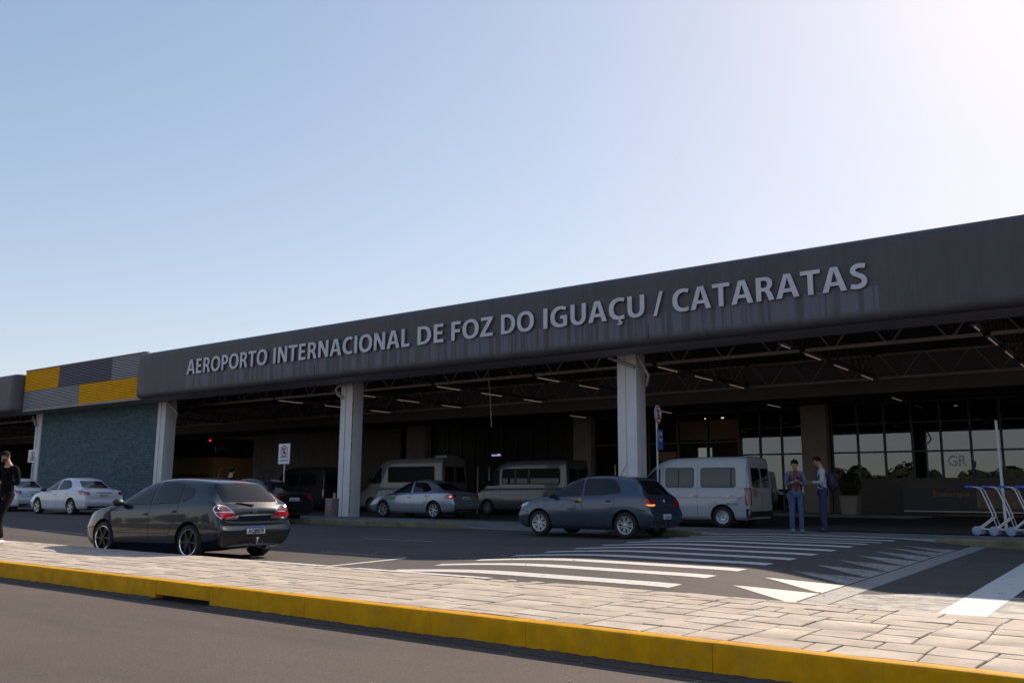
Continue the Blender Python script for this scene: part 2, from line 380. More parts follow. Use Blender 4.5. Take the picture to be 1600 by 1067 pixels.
# kerbs along the island (dropped at the driveway mouth and at the crossing)
def kerb_run(x0, x1):
    m = MB(); n = max(2, int((x1 - x0) / .4))
    for i in range(n + 1):
        X = x0 + (x1 - x0) * i / n; yb = kerb_y_at(X); top = walk_z(X, yb + .14) + .004; lo = gz(X, yb) - .3
        for dy, z in ((0, lo), (0, top - .03), (.025, top), (.15, top), (.15, lo)): m.v.append((X, yb + dy + random.uniform(-.004, .004), z + (random.uniform(-.004, .004) if z != lo else 0)))
    for i in range(n):
        for j in range(4): a = i * 5 + j; m.f.append((a, a + 5, a + 6, a + 1))
    return m
for a_, b_, mt in ((-100, -17.2, kerb_g), (-17.2, -12.4, walk), (-12.4, -9.6, kerb_g), (-9.6, -4.3, gutter), (-4.3, 40, kerb_g)): tag(kerb_run(a_, b_).build('kerb', mt), kind='structure')

# raised median: joint bed + stamped stones + yellow kerb
def edgeY(X): return 9.1 + (.14 * sm((X + 12) / 6)) + .12 * sm((X + 3.5) / 2)
m = MB(); pts = [-100, -60, -40] + [-30 + i * .5 for i in range(72)] + [6, 30]
for X in pts: m.v += [(X, 6.46, -.012), (X, edgeY(X), -.012), (X, edgeY(X) + .02, -.4)]
for i in range(len(pts) - 1):
    for j in range(2): a = i * 3 + j; m.f.append((a, a + 3, a + 4, a + 1))
tag(m.build('paving_bed', joint), kind='structure')
u0 = .187; NX, NY = int(44 / u0), 15
occ = [[False] * NY for _ in range(NX)]; tones = []; m = MB()
shapes = [(3, 2, .30), (2, 2, .34), (2, 3, .20), (3, 3, .06), (1, 2, .07), (2, 1, .03), (1, 1, .004)]
def jit(X, Y): return (X + .018 * math.sin(X * 7.3 + Y * 3.1), Y + .014 * math.sin(X * 5.1 - Y * 8.3) + .03 * math.sin(X * .9))
for i in range(NX):
    for j in range(NY):
        if occ[i][j]: continue
        opts = [(a, b, p) for a, b, p in shapes if i + a <= NX and j + b <= NY and not any(occ[i + p_][j + q_] for p_ in range(a) for q_ in range(b))]
        tot = sum(o[2] for o in opts); r = random.uniform(0, tot); k = 0
        while r > opts[k][2] and k < len(opts) - 1: r -= opts[k][2]; k += 1
        a, b, _ = opts[k]
        for p_ in range(a):
            for q_ in range(b): occ[i + p_][j + q_] = True
        x0, x1 = -38 + i * u0, -38 + (i + a) * u0; y0, y1 = 6.48 + j * u0, 6.48 + (j + b) * u0
        y1 = min(y1, edgeY(x0) - .005)
        if y1 - y0 < .04: continue
        gq = random.uniform(.005, .011) * random.choice((.7, 1, 1.5)); zz = random.uniform(-.001, .003); sk = random.uniform(-.01, .01); bv = .007
        P = []
        nseg = 3 if a > 1 else 2
        loop = [(x0 + gq + (x1 - x0 - 2 * gq) * t / nseg, y0 + gq) for t in range(nseg)] + [(x1 - gq, y0 + gq + (y1 - y0 - 2 * gq) * t / 2) for t in range(2)] + \
               [(x1 - gq - (x1 - x0 - 2 * gq) * t / nseg, y1 - gq) for t in range(nseg)] + [(x0 + gq, y1 - gq - (y1 - y0 - 2 * gq) * t / 2) for t in range(2)]
        loop = [jit(x, y) for x, y in loop]; loop = [(x + random.uniform(-.003, .003), y + random.uniform(-.003, .003)) for x, y in loop]
        cx = sum(p[0] for p in loop) / len(loop); cy = sum(p[1] for p in loop) / len(loop); n = len(loop)
        tilt = random.uniform(-.004, .004)
        vs = [(x, y, -.014) for x, y in loop] + [(x, y, zz - bv + tilt * (x - cx) / .3) for x, y in loop] + [(cx + (x - cx) * (1 - bv / .3), cy + (y - cy) * (1 - bv / .12), zz + tilt * (x - cx) / .3) for x, y in loop]
        fs = [(q, (q + 1) % n, n + (q + 1) % n, n + q) for q in range(n)] + [(n + q, n + (q + 1) % n, 2 * n + (q + 1) % n, 2 * n + q) for q in range(n)] + [tuple(range(2 * n, 3 * n))]
        m.add(vs, fs); tones += [random.random()] * len(vs)
me = m.mesh('paving'); at = me.attributes.new('tone', 'FLOAT', 'POINT')
for i, t in enumerate(tones): at.data[i].value = t
o = link('paving', me, stone, None, 30); o['kind'] = 'structure'
m = MB(); m.box(-100, -38, 6.46, 9.1, -.2, .0); m.box(9, 60, 6.46, 9.3, -.2, 0); tag(m.build('paving', stone), kind='structure')
# worn white edge line along the back of the median
m = MB()
for (a, b) in ((-11.6, -10.2), (-9.6, -7.2)):
    n = 10
    for i in range(n):
        X0, X1 = a + (b - a) * i / n, a + (b - a) * (i + 1) / n
        m.quad((X0, edgeY(X0) - .17, .0075), (X1, edgeY(X1) - .17, .0075), (X1, edgeY(X1) - .01, .0075), (X0, edgeY(X0) - .01, .0075))
tag(m.build('road_marking', paint_mat('worn edge paint', (.62, .60, .57), (.40, .34, .28), .46, 12)), kind='structure')
# yellow kerb with a drain mouth, profile along X, slight casting wobble
def kerb_front(name, x0, x1, z0, z1, seg=.25, joints=()):
    m = MB(); n = max(1, int((x1 - x0) / seg)); prof = [(.0, z0), (.0, z1 - .022), (.006, z1 - .007), (.022, z1), (.15, z1 + .001), (.15, z0)]
    for i in range(n + 1):
        X = x0 + (x1 - x0) * i / n; wob = .003 * math.sin(X * 2.1) + random.uniform(-.0015, .0015)
        for k, (dy, z) in enumerate(prof): m.v.append((X, 6.33 + dy + wob, z + (random.uniform(-.0015, .0015) if k in (1, 2, 3) else 0)))
    for i in range(n):
        for k in range(5): a = i * 6 + k; m.f.append((a, a + 1, a + 7, a + 6))
    m.f.append((0, 1, 2, 3, 4, 5)); e = n * 6; m.f.append((e, e + 1, e + 2, e + 3, e + 4, e + 5))
    return tag(link(name, m.mesh(name), kerb_y, None, 50), kind='structure')
edges = [-60, -30, -22, -17.6, -14.6, -12.4, -10.2]
for a, b in zip(edges[:-1], edges[1:]): kerb_front('kerb', a + .003, b - .003, -.32, .0)
kerb_front('kerb', -10.197, -9.105, -.165, .0)
for a, b in zip([-9.1, -7.45, -4.6, -2.9, .5, 4], [-7.45, -4.6, -2.9, .5, 4, 30]): kerb_front('kerb', a + .003, b - .003, -.32, .0)
m = MB(); m.box(-10.25, -9.05, 6.44, 6.47, -.34, -.1); m.box(-10.25, -9.05, 6.40, 6.6, -.345, -.30); m.build('kerb_recess', gap_m)['kind'] = 'structure'
# dirt wedge along the kerb foot
m = MB(); n = 900; px = None
for i in range(n + 1):
    X = -34 + 44 * i / n; wd = .05 + .035 * math.sin(X * 1.3) + random.uniform(0, .035)
    m.v += [(X, 6.325, -.207 + .004 * math.sin(X * 2.3) + random.uniform(-.007, .007)), (X, 6.30 - wd * .35, -.218 + random.uniform(-.004, .004)), (X, 6.26 - wd, -.2285)]
for i in range(n):
    if -10.2 < -34 + 44 * i / n < -9.1: continue
    for j in range(2): a = i * 3 + j; m.f.append((a, a + 3, a + 4, a + 1))
tag(m.build('gutter_dirt', M('gutter grit', (.10, .085, .075), .95, c2=(.045, .038, .034), nscale=30, bump=.5, bscale=120)), kind='stuff')
# small pebbles and leaves scattered on the near road
m = MB()
for i in range(110):
    X, Y = random.uniform(-13, 1), 6.25 - abs(random.gauss(0, 1.2)); s = random.uniform(.003, .008); a = random.uniform(0, 3)
    m.ell((X, Y, -.230 + s * .3), (s * random.uniform(1, 2.4), s, s * .3), 5, 3)
for i in range(60):
    X, Y = random.uniform(-14, -1), random.uniform(9.6, 13); s = random.uniform(.006, .014); m.ell((X, Y, gz(X, Y) + s * .3), (s * 1.4, s, s * .6), 6, 4)
tag(m.build('gravel', M('pale grit', (.34, .30, .26), .9, noise=.5, nscale=40)), kind='stuff')

# road markings
def marking(name, poly, mat, dz=.004, step=.25):
    bm = bmesh.new(); f = bm.faces.new([bm.verts.new((x, y, 0)) for x, y in poly])
    for ax in (0, 1):
        lo, hi = min(p[ax] for p in poly), max(p[ax] for p in poly); k = math.ceil(lo / step)
        while k * step < hi:
            co = [0, 0, 0]; co[ax] = k * step; no = [0, 0, 0]; no[ax] = 1
            bmesh.ops.bisect_plane(bm, geom=bm.verts[:] + bm.edges[:] + bm.faces[:], plane_co=co, plane_no=no); k += 1
    for v_ in bm.verts: v_.co.z = zroad(v_.co.x, v_.co.y) + dz
    me = bpy.data.meshes.new(name); bm.to_mesh(me); bm.free(); return tag(link(name, me, mat, None, False), kind='structure')
_xs = sorted(set(xs)); _ys = ys
import bisect
def zroad(X, Y):                                    # height on the road sheet itself
    i = min(len(_xs) - 2, max(0, bisect.bisect_right(_xs, X) - 1)); j = min(len(_ys) - 2, max(0, bisect.bisect_right(_ys, Y) - 1))
    s = (X - _xs[i]) / (_xs[i + 1] - _xs[i]); t = (Y - _ys[j]) / (_ys[j + 1] - _ys[j])
    a, b, c_, d = (gz(_xs[i + p], _ys[j + q]) for p, q in ((0, 0), (1, 0), (0, 1), (1, 1)))
    return (a * (1 - s) + b * s) * (1 - t) + (c_ * (1 - s) + d * s) * t
for k in range(11):
    Y = 9.62 + 1.0 * k; b = .0
    marking('crossing_stripe', [(-9.50, Y), (-4.93, Y), (-4.93, Y + .35), (-9.62, Y + .35)], line_white)
for k in range(9):
    Y = 10.42 + 1.02 * k
    marking('ramp_triangle', [(-4.48, Y), (-3.62, Y + -.42), (-3.62, Y + .56)], line_worn if k > 1 else line_white)
marking('ramp_edge_strip', [(-3.60, 9.5), (-3.32, 9.5), (-3.32, 20.4), (-3.60, 20.4)], gutter, .003)
marking('ramp_edge_strip', [(-3.62, 9.5), (-3.605, 9.5), (-3.605, 20.4), (-3.62, 20.4)], gap_m, .005)
stop_w = paint_mat('scuffed stop line paint', (.64, .61, .57), (.14, .12, .105), .40, 7)
marking('whitewash_patch', [(-3.3, 9.3), (-2.2, 9.2), (-.9, 9.3), (1.5, 9.5), (1.5, 12.1), (-.6, 12.2), (-1.6, 12.3), (-2.6, 12.2), (-3.3, 11.4)], wash, .003)
marking('stop_line', [(-2.20, 9.45), (-1.74, 9.45), (-1.78, 19), (-2.28, 19)], stop_w, .0065)
marking('bay_line', [(-11.60, 9.4), (-11.47, 9.4), (-11.47, 12.1), (-11.60, 12.1)], line_white)
for a, b in ((-30, -27.5), (-25.6, -23.3), (-21, -18.6), (-14.0, -11.6)): marking('lane_line', [(a, 12.2), (b, 12.2), (b, 12.29), (a, 12.29)], line_worn)
marking('lane_line', [(-16.4, 15.66), (-14.1, 15.66), (-14.1, 15.76), (-16.4, 15.76)], line_worn)

# ================================================================== TERMINAL
T_ = empty('airport_terminal', (-20, 24, .1), 0, 'long low airport terminal with dark fascia, white columns and a deep shaded canopy', 'airport terminal')
def B(m, name, mat, parent=None, smooth=False, bevel=0):
    o = m.build(name, mat, parent or T_, smooth, bevel)
    if o.parent == T_: o.matrix_parent_inverse = Matrix.Translation((20, -24, -.1))
    return o
def fascia_mesh(x0, x1, round0=True, round1=False):
    prof = [(24.42, 5.46), (24.40, 5.40), (22.86, 5.335)]
    for k in range(7): a = R(-90 - k * 15); prof.append((22.74 + .24 * math.cos(a), 5.57 + .235 * math.sin(a)))
    prof += [(22.49, 6.2), (22.495, 7.15)]
    for k in range(7): a = R(180 - k * 14); prof.append((22.76 + .27 * math.cos(a), 7.22 + .27 * math.sin(a)))
    prof += [(24.4, 7.50), (24.42, 7.44)]
    st = []
    if round0:
        for k in range(7): a = R(k * 15); st.append((x0 + .55 * (1 - math.sin(a)), .45 * (1 - math.cos(a)) if False else .5 * (1 - math.sin(R(90) - a + 0) ) ) )
        st = [(x0 + .5 * (1 - math.cos(R(90) * k / 6)), .5 * (1 - math.sin(R(90) * k / 6))) for k in range(7)]
    else: st = [(x0, 0)]
    n = int((x1 - x0) / 1.0)
    st += [(x0 + .5 + (x1 - x0 - 1.0) * i / n, 0) for i in range(1, n + 1)]
    if round1: st += [(x1 - .5 * (1 - math.cos(R(90) * k / 6)), .5 * (1 - math.sin(R(90) * k / 6))) for k in range(6, -1, -1)]
    else: st += [(x1, 0)]
    m = MB(); P = len(prof)
    for (X, ins) in st:
        for (y, z) in prof:
            cz = 6.42; f = min(1, (24.4 - y) / 1.9)
            m.v.append((X, y + ins * f, cz + (z - cz) * (1 - .22 * ins * f)))
    for i in range(len(st) - 1):
        for k in range(P - 1): a = i * P + k; m.f.append((a, a + 1, a + P + 1, a + P))
    m.f.append(tuple(range(P))); e = (len(st) - 1) * P; m.f.append(tuple(range(e, e + P)))
    return m
soffit_l = M('bounce lit soffit', (.34, .30, .32), .7, noise=.15, nscale=.8)  # paler underside: light bounced off the road is put into the colour
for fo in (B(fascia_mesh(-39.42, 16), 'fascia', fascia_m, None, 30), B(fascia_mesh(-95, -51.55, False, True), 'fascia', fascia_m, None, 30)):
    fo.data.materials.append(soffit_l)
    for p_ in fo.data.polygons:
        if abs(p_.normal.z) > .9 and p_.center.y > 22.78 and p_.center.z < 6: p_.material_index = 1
# thin vertical construction joints in the fascia
for X in (-26.5, -12.0, .5): B(MB().box(X, X + .010, 22.484, 22.6, 5.5, 5.9), 'expansion_joint', gap_m)
# coloured ribbed sheet
def ribbed(x0, x1, z0, z1, mat):
    m = MB(); n = max(1, round((z1 - z0) / .082)); p = (z1 - z0) / n; prof = []
    for k in range(n):
        z = z0 + k * p; prof += [(23.03, z), (22.99, z + p * .18), (22.99, z + p * .62), (23.03, z + p * .8)]
    prof.append((23.03, z1)); P = len(prof)
    m.v = [(X, y, z) for X in (x0, x1) for (y, z) in prof]
    m.f = [(k, k + 1, P + k + 1, P + k) for k in range(P - 1)]
    b = len(m.v); m.box(x0, x1, 23.03, 23.10, z0, z1)
    return B(m, 'ribbed_panel', mat)
ribbed(-51.5, -47.70, 6.50, 7.63, panel_y); ribbed(-47.69, -42.36, 6.50, 7.63, panel_n); ribbed(-42.35, -39.38, 6.50, 7.63, panel_g)
ribbed(-51.5, -45.42, 5.46, 6.49, panel_g); ribbed(-45.41, -39.38, 5.46, 6.49, panel_y)
m = MB(); m.box(-51.52, -39.36, 22.97, 23.2, 7.635, 7.68); m.box(-51.5, -39.4, 22.99, 24.6, 5.36, 5.455); B(m, 'panel_trim', wall_pl)
m = MB(); m.box(-51.9, -40.12, 24.36, 24.6, -.1, 5.355); B(m, 'tiled_wall', teal)
# roof slab, parapet backing, side walls keep daylight out as in the real hall
m = MB(); m.box(-95, 16, 24.42, 56, 6.98, 7.42); m.box(-51.5, -39.45, 23.11, 24.4, 5.5, 7.5); B(m, 'roof', fascia_m)
m = MB(); n = 260
for i in range(n + 1):
    X = -95 + 111 * i / n; m.v += [(X, 24.43, 6.62 + .09 * (i % 2)), (X, 37.4, 6.62 + .09 * (i % 2))]
for i in range(n): a = 2 * i; m.f.append((a, a + 1, a + 3, a + 2))
B(m, 'roof_deck', deck_roof)
m = MB(); m.box(-95, 16, 37.5, 37.7, 5.17, 6.95); B(m, 'bulkhead', band_m)
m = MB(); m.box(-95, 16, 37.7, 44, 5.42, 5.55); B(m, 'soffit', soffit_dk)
m = MB(); m.box(-95, 16, 55.8, 56, -.3, 6.98); m.box(-95.3, -95, 24.4, 56, -.3, 7.4); m.box(16, 16.3, 40, 56, -.3, 7.4); B(m, 'outer_wall', wall_dk)
# columns
CX = [-92, -78.9, -65.8, -52.62, -40.10, -26.93, -14.10, -1.02, 12.1]
for i, X in enumerate(CX):
    m = MB(); m.box(X, X + .68, 24.3, 24.9, -.1, 5.45)
    c = B(m, 'column', col_m, None, False, .012)
    m = MB(); m.box(X + .30, X + .315, 24.292, 24.302, .1, 5.38); g_ = m.build('joint', gap_m if X != -14.10 else pipe_m, c)
    if abs(X + 26.93) < .1:
        m = MB()
        for q in range(70):
            z = .2 + q * .073; m.box(X + .679, X + .69, 24.3 + random.uniform(0, .015), 24.34 + random.uniform(0, .03), z, z + .074)
        m.build('paint_strip', chip_m, c)
def downpipe(pts, r=.055): B(MB().tube(pts, r, 10), 'downpipe', pipe_m, None, True)
downpipe([(-14.35, 24.2, 5.36), (-13.5, 24.2, 5.02), (-13.40, 24.2, 4.97)], .05)
downpipe([(-13.38, 24.35, 5.36), (-13.13, 24.5, 4.80), (-13.10, 24.53, 4.72), (-13.3, 24.75, 4.45)], .045)
downpipe([(-39.40, 24.3, 5.36), (-38.75, 24.45, 4.85), (-38.72, 24.48, 4.75), (-39.2, 24.75, 4.45)], .05)
downpipe([(-26.1, 24.18, 5.33), (-27.0, 24.18, 5.28), (-27.12, 24.2, 5.15), (-27.0, 24.2, 4.95), (-26.75, 24.22, 4.80)], .06)
downpipe([(-52.8, 24.2, 5.25), (-52.6, 24.2, 5.0), (-52.4, 24.22, 4.7)], .06)
# trusses
def truss_x(Y, x0, x1, z0, z1, mat=steel, pitch=1.30, rc=.055):
    m = MB(); m.box(x0, x1, Y - .05, Y + .05, z0 - .05, z0 + .05); m.box(x0, x1, Y - .05, Y + .05, z1 - .04, z1 + .04)
    n = int((x1 - x0) / pitch)
    for i in range(n):
        a = x0 + (x1 - x0) * i / n; b = x0 + (x1 - x0) * (i + 1) / n; c = (a + b) / 2
        m.tube([(a + .08, Y, z1), (c - .06, Y, z0)], .022, 6); m.tube([(c + .06, Y, z0), (b - .08, Y, z1)], .022, 6)
    return B(m, 'truss', mat)
def truss_y(X, y0, y1, z0, z1, mat=steel_dk):
    m = MB(); m.box(X - .06, X + .06, y0, y1, z0 - .05, z0 + .03); m.box(X - .05, X + .05, y0, y1, z1 - .04, z1 + .04)
    n = int((y1 - y0) / .9)
    for i in range(n):
        a = y0 + (y1 - y0) * i / n; b = y0 + (y1 - y0) * (i + 1) / n
        m.tube([(X, a, z0), (X, a, z1)], .02, 6); m.tube([(X, a, z1), (X, b, z0)], .018, 6)
    return B(m, 'truss', mat)
YX = [-55.5 + 5.16 * k for k in range(14)]; YX = [x for x in YX]
off = -4.0 - round((-4.0 + 55.5) / 5.16) * 5.16 + 55.5 - 55.5
YX = [-4.0 + 5.16 * k for k in range(-16, 4)]
for X in YX: truss_y(X, 24.6, 35.5, 5.58, 6.45)
for k in range(len(YX) - 1):
    for Y in (27.3, 35.6): truss_x(Y, YX[k] + .1, YX[k + 1] - .1, 5.52, 6.42)
# light fixtures hanging below the cross trusses
fx = None; cnt = 0
words = {2: 'rightmost', 1: 'second from right', 0: 'third from right'}
def fixture(loc, ln, label, group):
    o = empty('tube_light', loc, 0, label, 'ceiling light', group)
    MB().box(-.09, .09, 0, ln, -.0, .05).build('housing', fixture_m, o)
    MB().tube([(0, .05, -.018), (0, ln - .05, -.018)], .016, 8).build('tube', lamp_m, o)
    return o
for X in YX:
    if X < -36 or X > 0: continue
    for (ya, yb) in ((25.4, 26.2), (27.5, 29.05), (30.45, 32.05), (33.65, 35.2)):
        if ya < 26 and X < -12: continue
        fixture((X, ya, 5.46), yb - ya, 'slim fluorescent tube light fixed under a cross truss of the shaded canopy', 'tube lights under the canopy trusses')
for X in (-26.9, -21.5, -15.6, -9.95, -3.9):
    fixture((X, 41.1, 5.34), 1.7, 'slim tube light on the dark soffit just in front of the terminal glass', 'tube lights on the soffit before the glass')
# glazing of the hall
def glazing(x0, n, pitch, z0, z1, transom=None, y=44.0, mat=None):
    W = B(MB().box(x0 + .01, x0 + n * pitch - .01, y + .03, y + .045, z0, z1), 'window', mat or glass)
    m = MB()
    for k in range(n + 1): m.box(x0 + k * pitch - .045, x0 + k * pitch + .045, y - .05, y + .12, z0, z1)
    for z in (z0, z1): m.box(x0, x0 + n * pitch, y - .04, y + .1, z - .05, z + .05)
    if transom: m.box(x0, x0 + n * pitch, y - .03, y + .1, transom - .04, transom + .04)
    m.build('frame', frame_m, W).matrix_parent_inverse = W.matrix_world.inverted()
glazing(-13.55, 20, 1.221, 1.83, 5.40, 3.09)
m = MB(); m.box(-13.6, 12, 43.9, 44.1, -.1, 1.83); B(m, 'low_wall', wall_dk)
glazing(-18.3, 3, 1.13, .25, 5.40, 3.09)
m = MB()
for k in range(6): m.box(-27.0 + k * 1.73, -26.9 + k * 1.73, 43.9, 44.1, .25, 5.4)
for z in (3.75, 5.3): m.box(-27, -18.3, 43.92, 44.08, z, z + .1)
B(m, 'entrance_frame', frame_m)
glass_dim = M('dulled dark glass', (.022, .018, .018), .35, spec=.25)  # panes darkened and roughened to leave the sky reflection out
glazing(-39.4, 10, 1.115, .25, 5.40, mat=glass_dim)
for a, b in ((-28.22, -27.02), (-14.88, -13.66), (-41.6, -39.9)): B(MB().box(a, b, 43.5, 44.1, -.1, 5.42), 'pillar', wall_pl)
m = MB()
for k in range(34):
    X = -92 + k * 1.5
    if X + 1.5 < -41.6: m.box(X, X + 1.48, 43.9, 44.1, .2, 5.42)
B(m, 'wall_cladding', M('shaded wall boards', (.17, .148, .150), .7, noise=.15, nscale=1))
# hall interior behind the glass
m = MB(); m.box(-41, 14, 44.2, 55.8, .1, .2); B(m, 'hall_floor', wall_dk)
m = MB(); m.box(-41, 14, 52, 52.2, .2, 5.5); B(m, 'hall_back_wall', wall_dk)
m = MB(); m.box(-41, 14, 44.2, 52, 5.5, 5.6); B(m, 'hall_ceiling', soffit_dk)
mural = M('faded picture panel', (.30, .12, .06), .6, c2=(.10, .13, .07), nscale=1.1, detail=3)
tag(MB().box(-23.2, -18.6, 46.6, 46.7, 4.1, 5.2).build('wall_picture', mural), 'long faded reddish picture panel high up behind the terminal glass above the white van', 'picture')
tag(MB().box(-23.98, -22.9, 46, 46.3, 2.9, 3.45).build('notice_board', M('ochre board', (.35, .24, .10), .6, noise=.3, nscale=3)), 'small ochre board seen through the glass right of the blue stop sign', 'notice board')
o = MB().box(-21.55, -20.75, 46, 46.06, 3.0, 3.62).build('lit_sign', M('lit white panel', (.45, .5, .52), .5, emit=.12)); tag(o, 'small lit white panel behind the glass above the roof of the white van', 'sign')
for X, Y in ((-21.0, 45.9), (-20.0, 45.9), (-30.2, 45.9), (-33.5, 45.9), (-8.2, 45.4)):
    tag(MB().lathe([(0, .0), (.07, 0), (.07, .05), (.0, .05)], (X, Y, 5.2), 'z', 12).build('downlight', spot_m), 'tiny round lit downlight inside the hall ceiling behind the glass', 'downlight', 'downlights inside the hall')
# the small lit shop sign
o = empty('shop_sign', (-34.1, 43.75, 3.4), 0, 'small dark red shop sign with glowing lilac lettering beside the grey minibus', 'sign')
MB().box(-.5, .5, 0, .08, -.12, .30).build('board', M('dark red board', (.06, .008, .012), .5), o)
text_obj('lettering', 'nanolifa', .13, M('glowing lilac letters', (.62, .50, .9), .5, emit=.45), o, (0, -.01, -.06), width=.72, center=True, bold=.02)
# embarque display
o = empty('departure_display', (-9, 43.45, .2), 0, 'long dark departures display board reading Embarque at the foot of the glass wall', 'display board')
MB().box(-1.3, 4.6, 0, .1, .22, 1.25).build('board', M('near black board', (.018, .018, .024), .4), o)
MB().box(-1.3, 4.6, -.03, .12, .16, .215).build('rail', galv, o)
MB().box(1.7, 3.4, -.012, -.002, .35, 1.15).build('poster', M('ochre poster', (.30, .20, .12), .6, c2=(.12, .09, .10), nscale=2), o)
text_obj('lettering', 'Embarque', .21, M('dull orange lettering', (.30, .13, .05), .5), o, (-.05, -.004, .85), width=1.5, bold=.02)
text_obj('glass_lettering', 'GR', .46, M('pale vinyl letters', (.85, .86, .92), .5), T_, (11.55, 20.026, 2.30), width=.80, bold=.03)

def line_poly(pts, w):                                   # thin band along a polyline
    L, Rr = [], []
    for i, p in enumerate(pts):
        a = Vector(pts[max(i - 1, 0)]); b = Vector(pts[min(i + 1, len(pts) - 1)]); d = (b - a).normalized(); n = Vector((-d.y, d.x)) * w / 2
        L.append(tuple(Vector(p) + n)); Rr.append(tuple(Vector(p) - n))
    return L + Rr[::-1]

# ================================================================== SIGN LETTERING
L_ = empty('facade_lettering', (-20.5, 22.47, 6.15), 0, 'raised pale grey capital letters spelling the airport name on the dark fascia', 'lettering')
def arc(cx, cy, rx, ry, a0, a1, n=18, e=.88):
    out = []
    for k in range(n + 1):
        a = R(a0 + (a1 - a0) * k / n); c_, s_ = math.cos(a), math.sin(a)
        out.append((cx + rx * math.copysign(abs(c_) ** e, c_), cy + ry * math.copysign(abs(s_) ** e, s_)))
    return out
def spl(P, n=6):
    out = []
    for i in range(len(P) - 1):
        p0, p1, p2, p3 = [Vector(P[min(max(i + q, 0), len(P) - 1)]) for q in (-1, 0, 1, 2)]
        for k in range(n): t = k / n; out.append(tuple(.5 * (2 * p1 + (p2 - p0) * t + (2 * p0 - 5 * p1 + 4 * p2 - p3) * t * t + (3 * p1 - p0 - 3 * p2 + p3) * t ** 3)))
    return out + [P[-1]]
def glyph(ch):                                       # bold humanist capitals: outlines (outer, holes), advance; cap height 1
    t, h = .205, .165
    if ch == 'A': return [[(0, 0), (.31, 1), (.58, 1), (.90, 0), (.675, 0), (.605, .24), (.285, .24), (.22, 0)], [(.325, .39), (.565, .39), (.445, .83)]], .91
    if ch == 'E': return [[(.07, 0), (.07, 1), (.62, 1), (.62, 1 - h), (.07 + t, 1 - h), (.07 + t, .595), (.585, .595), (.585, .435), (.07 + t, .435), (.07 + t, h), (.64, h), (.64, 0)]], .70
    if ch == 'F': return [[(.07, 0), (.07, 1), (.62, 1), (.62, 1 - h), (.07 + t, 1 - h), (.07 + t, .58), (.585, .58), (.585, .415), (.07 + t, .415), (.07 + t, 0)]], .67
    if ch == 'L': return [[(.07, 0), (.07, 1), (.07 + t, 1), (.07 + t, h), (.62, h), (.62, 0)]], .66
    if ch == 'I': return [[(.07, 0), (.07, 1), (.07 + t + .01, 1), (.07 + t + .01, 0)]], .36
    if ch == 'T': return [[(.27, 0), (.27, 1 - h), (0, 1 - h), (0, 1), (.745, 1), (.745, 1 - h), (.475, 1 - h), (.475, 0)]], .76
    if ch == 'Z': return [[(.02, 0), (.02, .11), (.48, 1 - h), (.07, 1 - h), (.07, 1), (.74, 1), (.74, .885), (.285, h), (.75, h), (.75, 0)]], .79
    if ch == 'N': return [[(.07, 0), (.07, 1), (.31, 1), (.66, .36), (.66, 1), (.86, 1), (.86, 0), (.645, 0), (.27, .66), (.27, 0)]], .94
    if ch == '/': return [[(0, -.06), (.33, 1.04), (.50, 1.04), (.17, -.06)]], .52
    if ch == 'O': return [arc(.50, .5, .475, .515, 0, 358, 34), arc(.50, .5, .262, .35, 0, 357, 34)], 1.0
    if ch == 'D': return [[(.07, 0), (.07, 1), (.33, 1)] + arc(.36, .5, .53, .5, 88, -88, 20) + [(.33, 0)], [(.07 + t, 1 - h + .01), (.34, 1 - h + .01)] + arc(.36, .5, .315, .345, 86, -86, 18) + [(.34, h - .01), (.07 + t, h - .01)]], .93
    if ch == 'P': return [[(.07, 0), (.07, 1), (.36, 1)] + arc(.37, .685, .355, .315, 88, -88, 14) + [(.36, .37), (.07 + t, .37), (.07 + t, 0)], [(.07 + t, .85), (.36, .85)] + arc(.37, .685, .15, .165, 86, -86, 10) + [(.36, .52), (.07 + t, .52)]], .76
    if ch == 'R': return [[(.07, 0), (.07, 1), (.38, 1)] + arc(.39, .71, .335, .29, 88, -45, 12) + [(.60, .45), (.69, .30), (.80, 0), (.575, 0), (.49, .27), (.42, .385), (.33, .40), (.07 + t, .40), (.07 + t, 0)], [(.07 + t, .85), (.38, .85)] + arc(.38, .70, .145, .15, 86, -86, 10) + [(.38, .55), (.07 + t, .55)]], .82
    if ch == 'U': return [[(.07, 1), (.07, .42)] + arc(.455, .40, .385, .415, 182, 358, 18) + [(.84, .42), (.84, 1), (.635, 1), (.635, .42)] + arc(.455, .40, .18, .25, 358, 182, 14) + [(.275, .42), (.275, 1)]], .91
    if ch == 'S': return [line_poly(spl([(.615, .88), (.44, .918), (.27, .89), (.175, .775), (.205, .645), (.36, .545), (.52, .435), (.572, .285), (.49, .135), (.30, .083), (.08, .125)]), .185)], .70
    if ch in 'CÇ':
        out = [[(.79, .97), (.62, 1.013)] + arc(.545, .5, .50, .515, 92, 268, 22) + [(.64, -.013), (.79, .03), (.76, .19), (.63, .155)] + arc(.585, .5, .32, .355, 268, 92, 20) + [(.63, .845), (.745, .81)]]
        if ch == 'Ç': out.append([(.50, -.028), (.62, -.028), (.605, -.075), (.68, -.12), (.68, -.20), (.60, -.255), (.46, -.255), (.455, -.19), (.545, -.185), (.56, -.15), (.49, -.115)])
        return out, .81
    if ch == 'G': return [[(.86, .95), (.68, 1.01)] + arc(.565, .5, .52, .515, 92, 268, 22) + [(.68, -.012), (.90, .05), (.90, .55), (.55, .55), (.55, .40), (.705, .40), (.705, .16), (.63, .145)] + arc(.60, .5, .335, .358, 268, 92, 20) + [(.66, .845), (.82, .795)]], .96
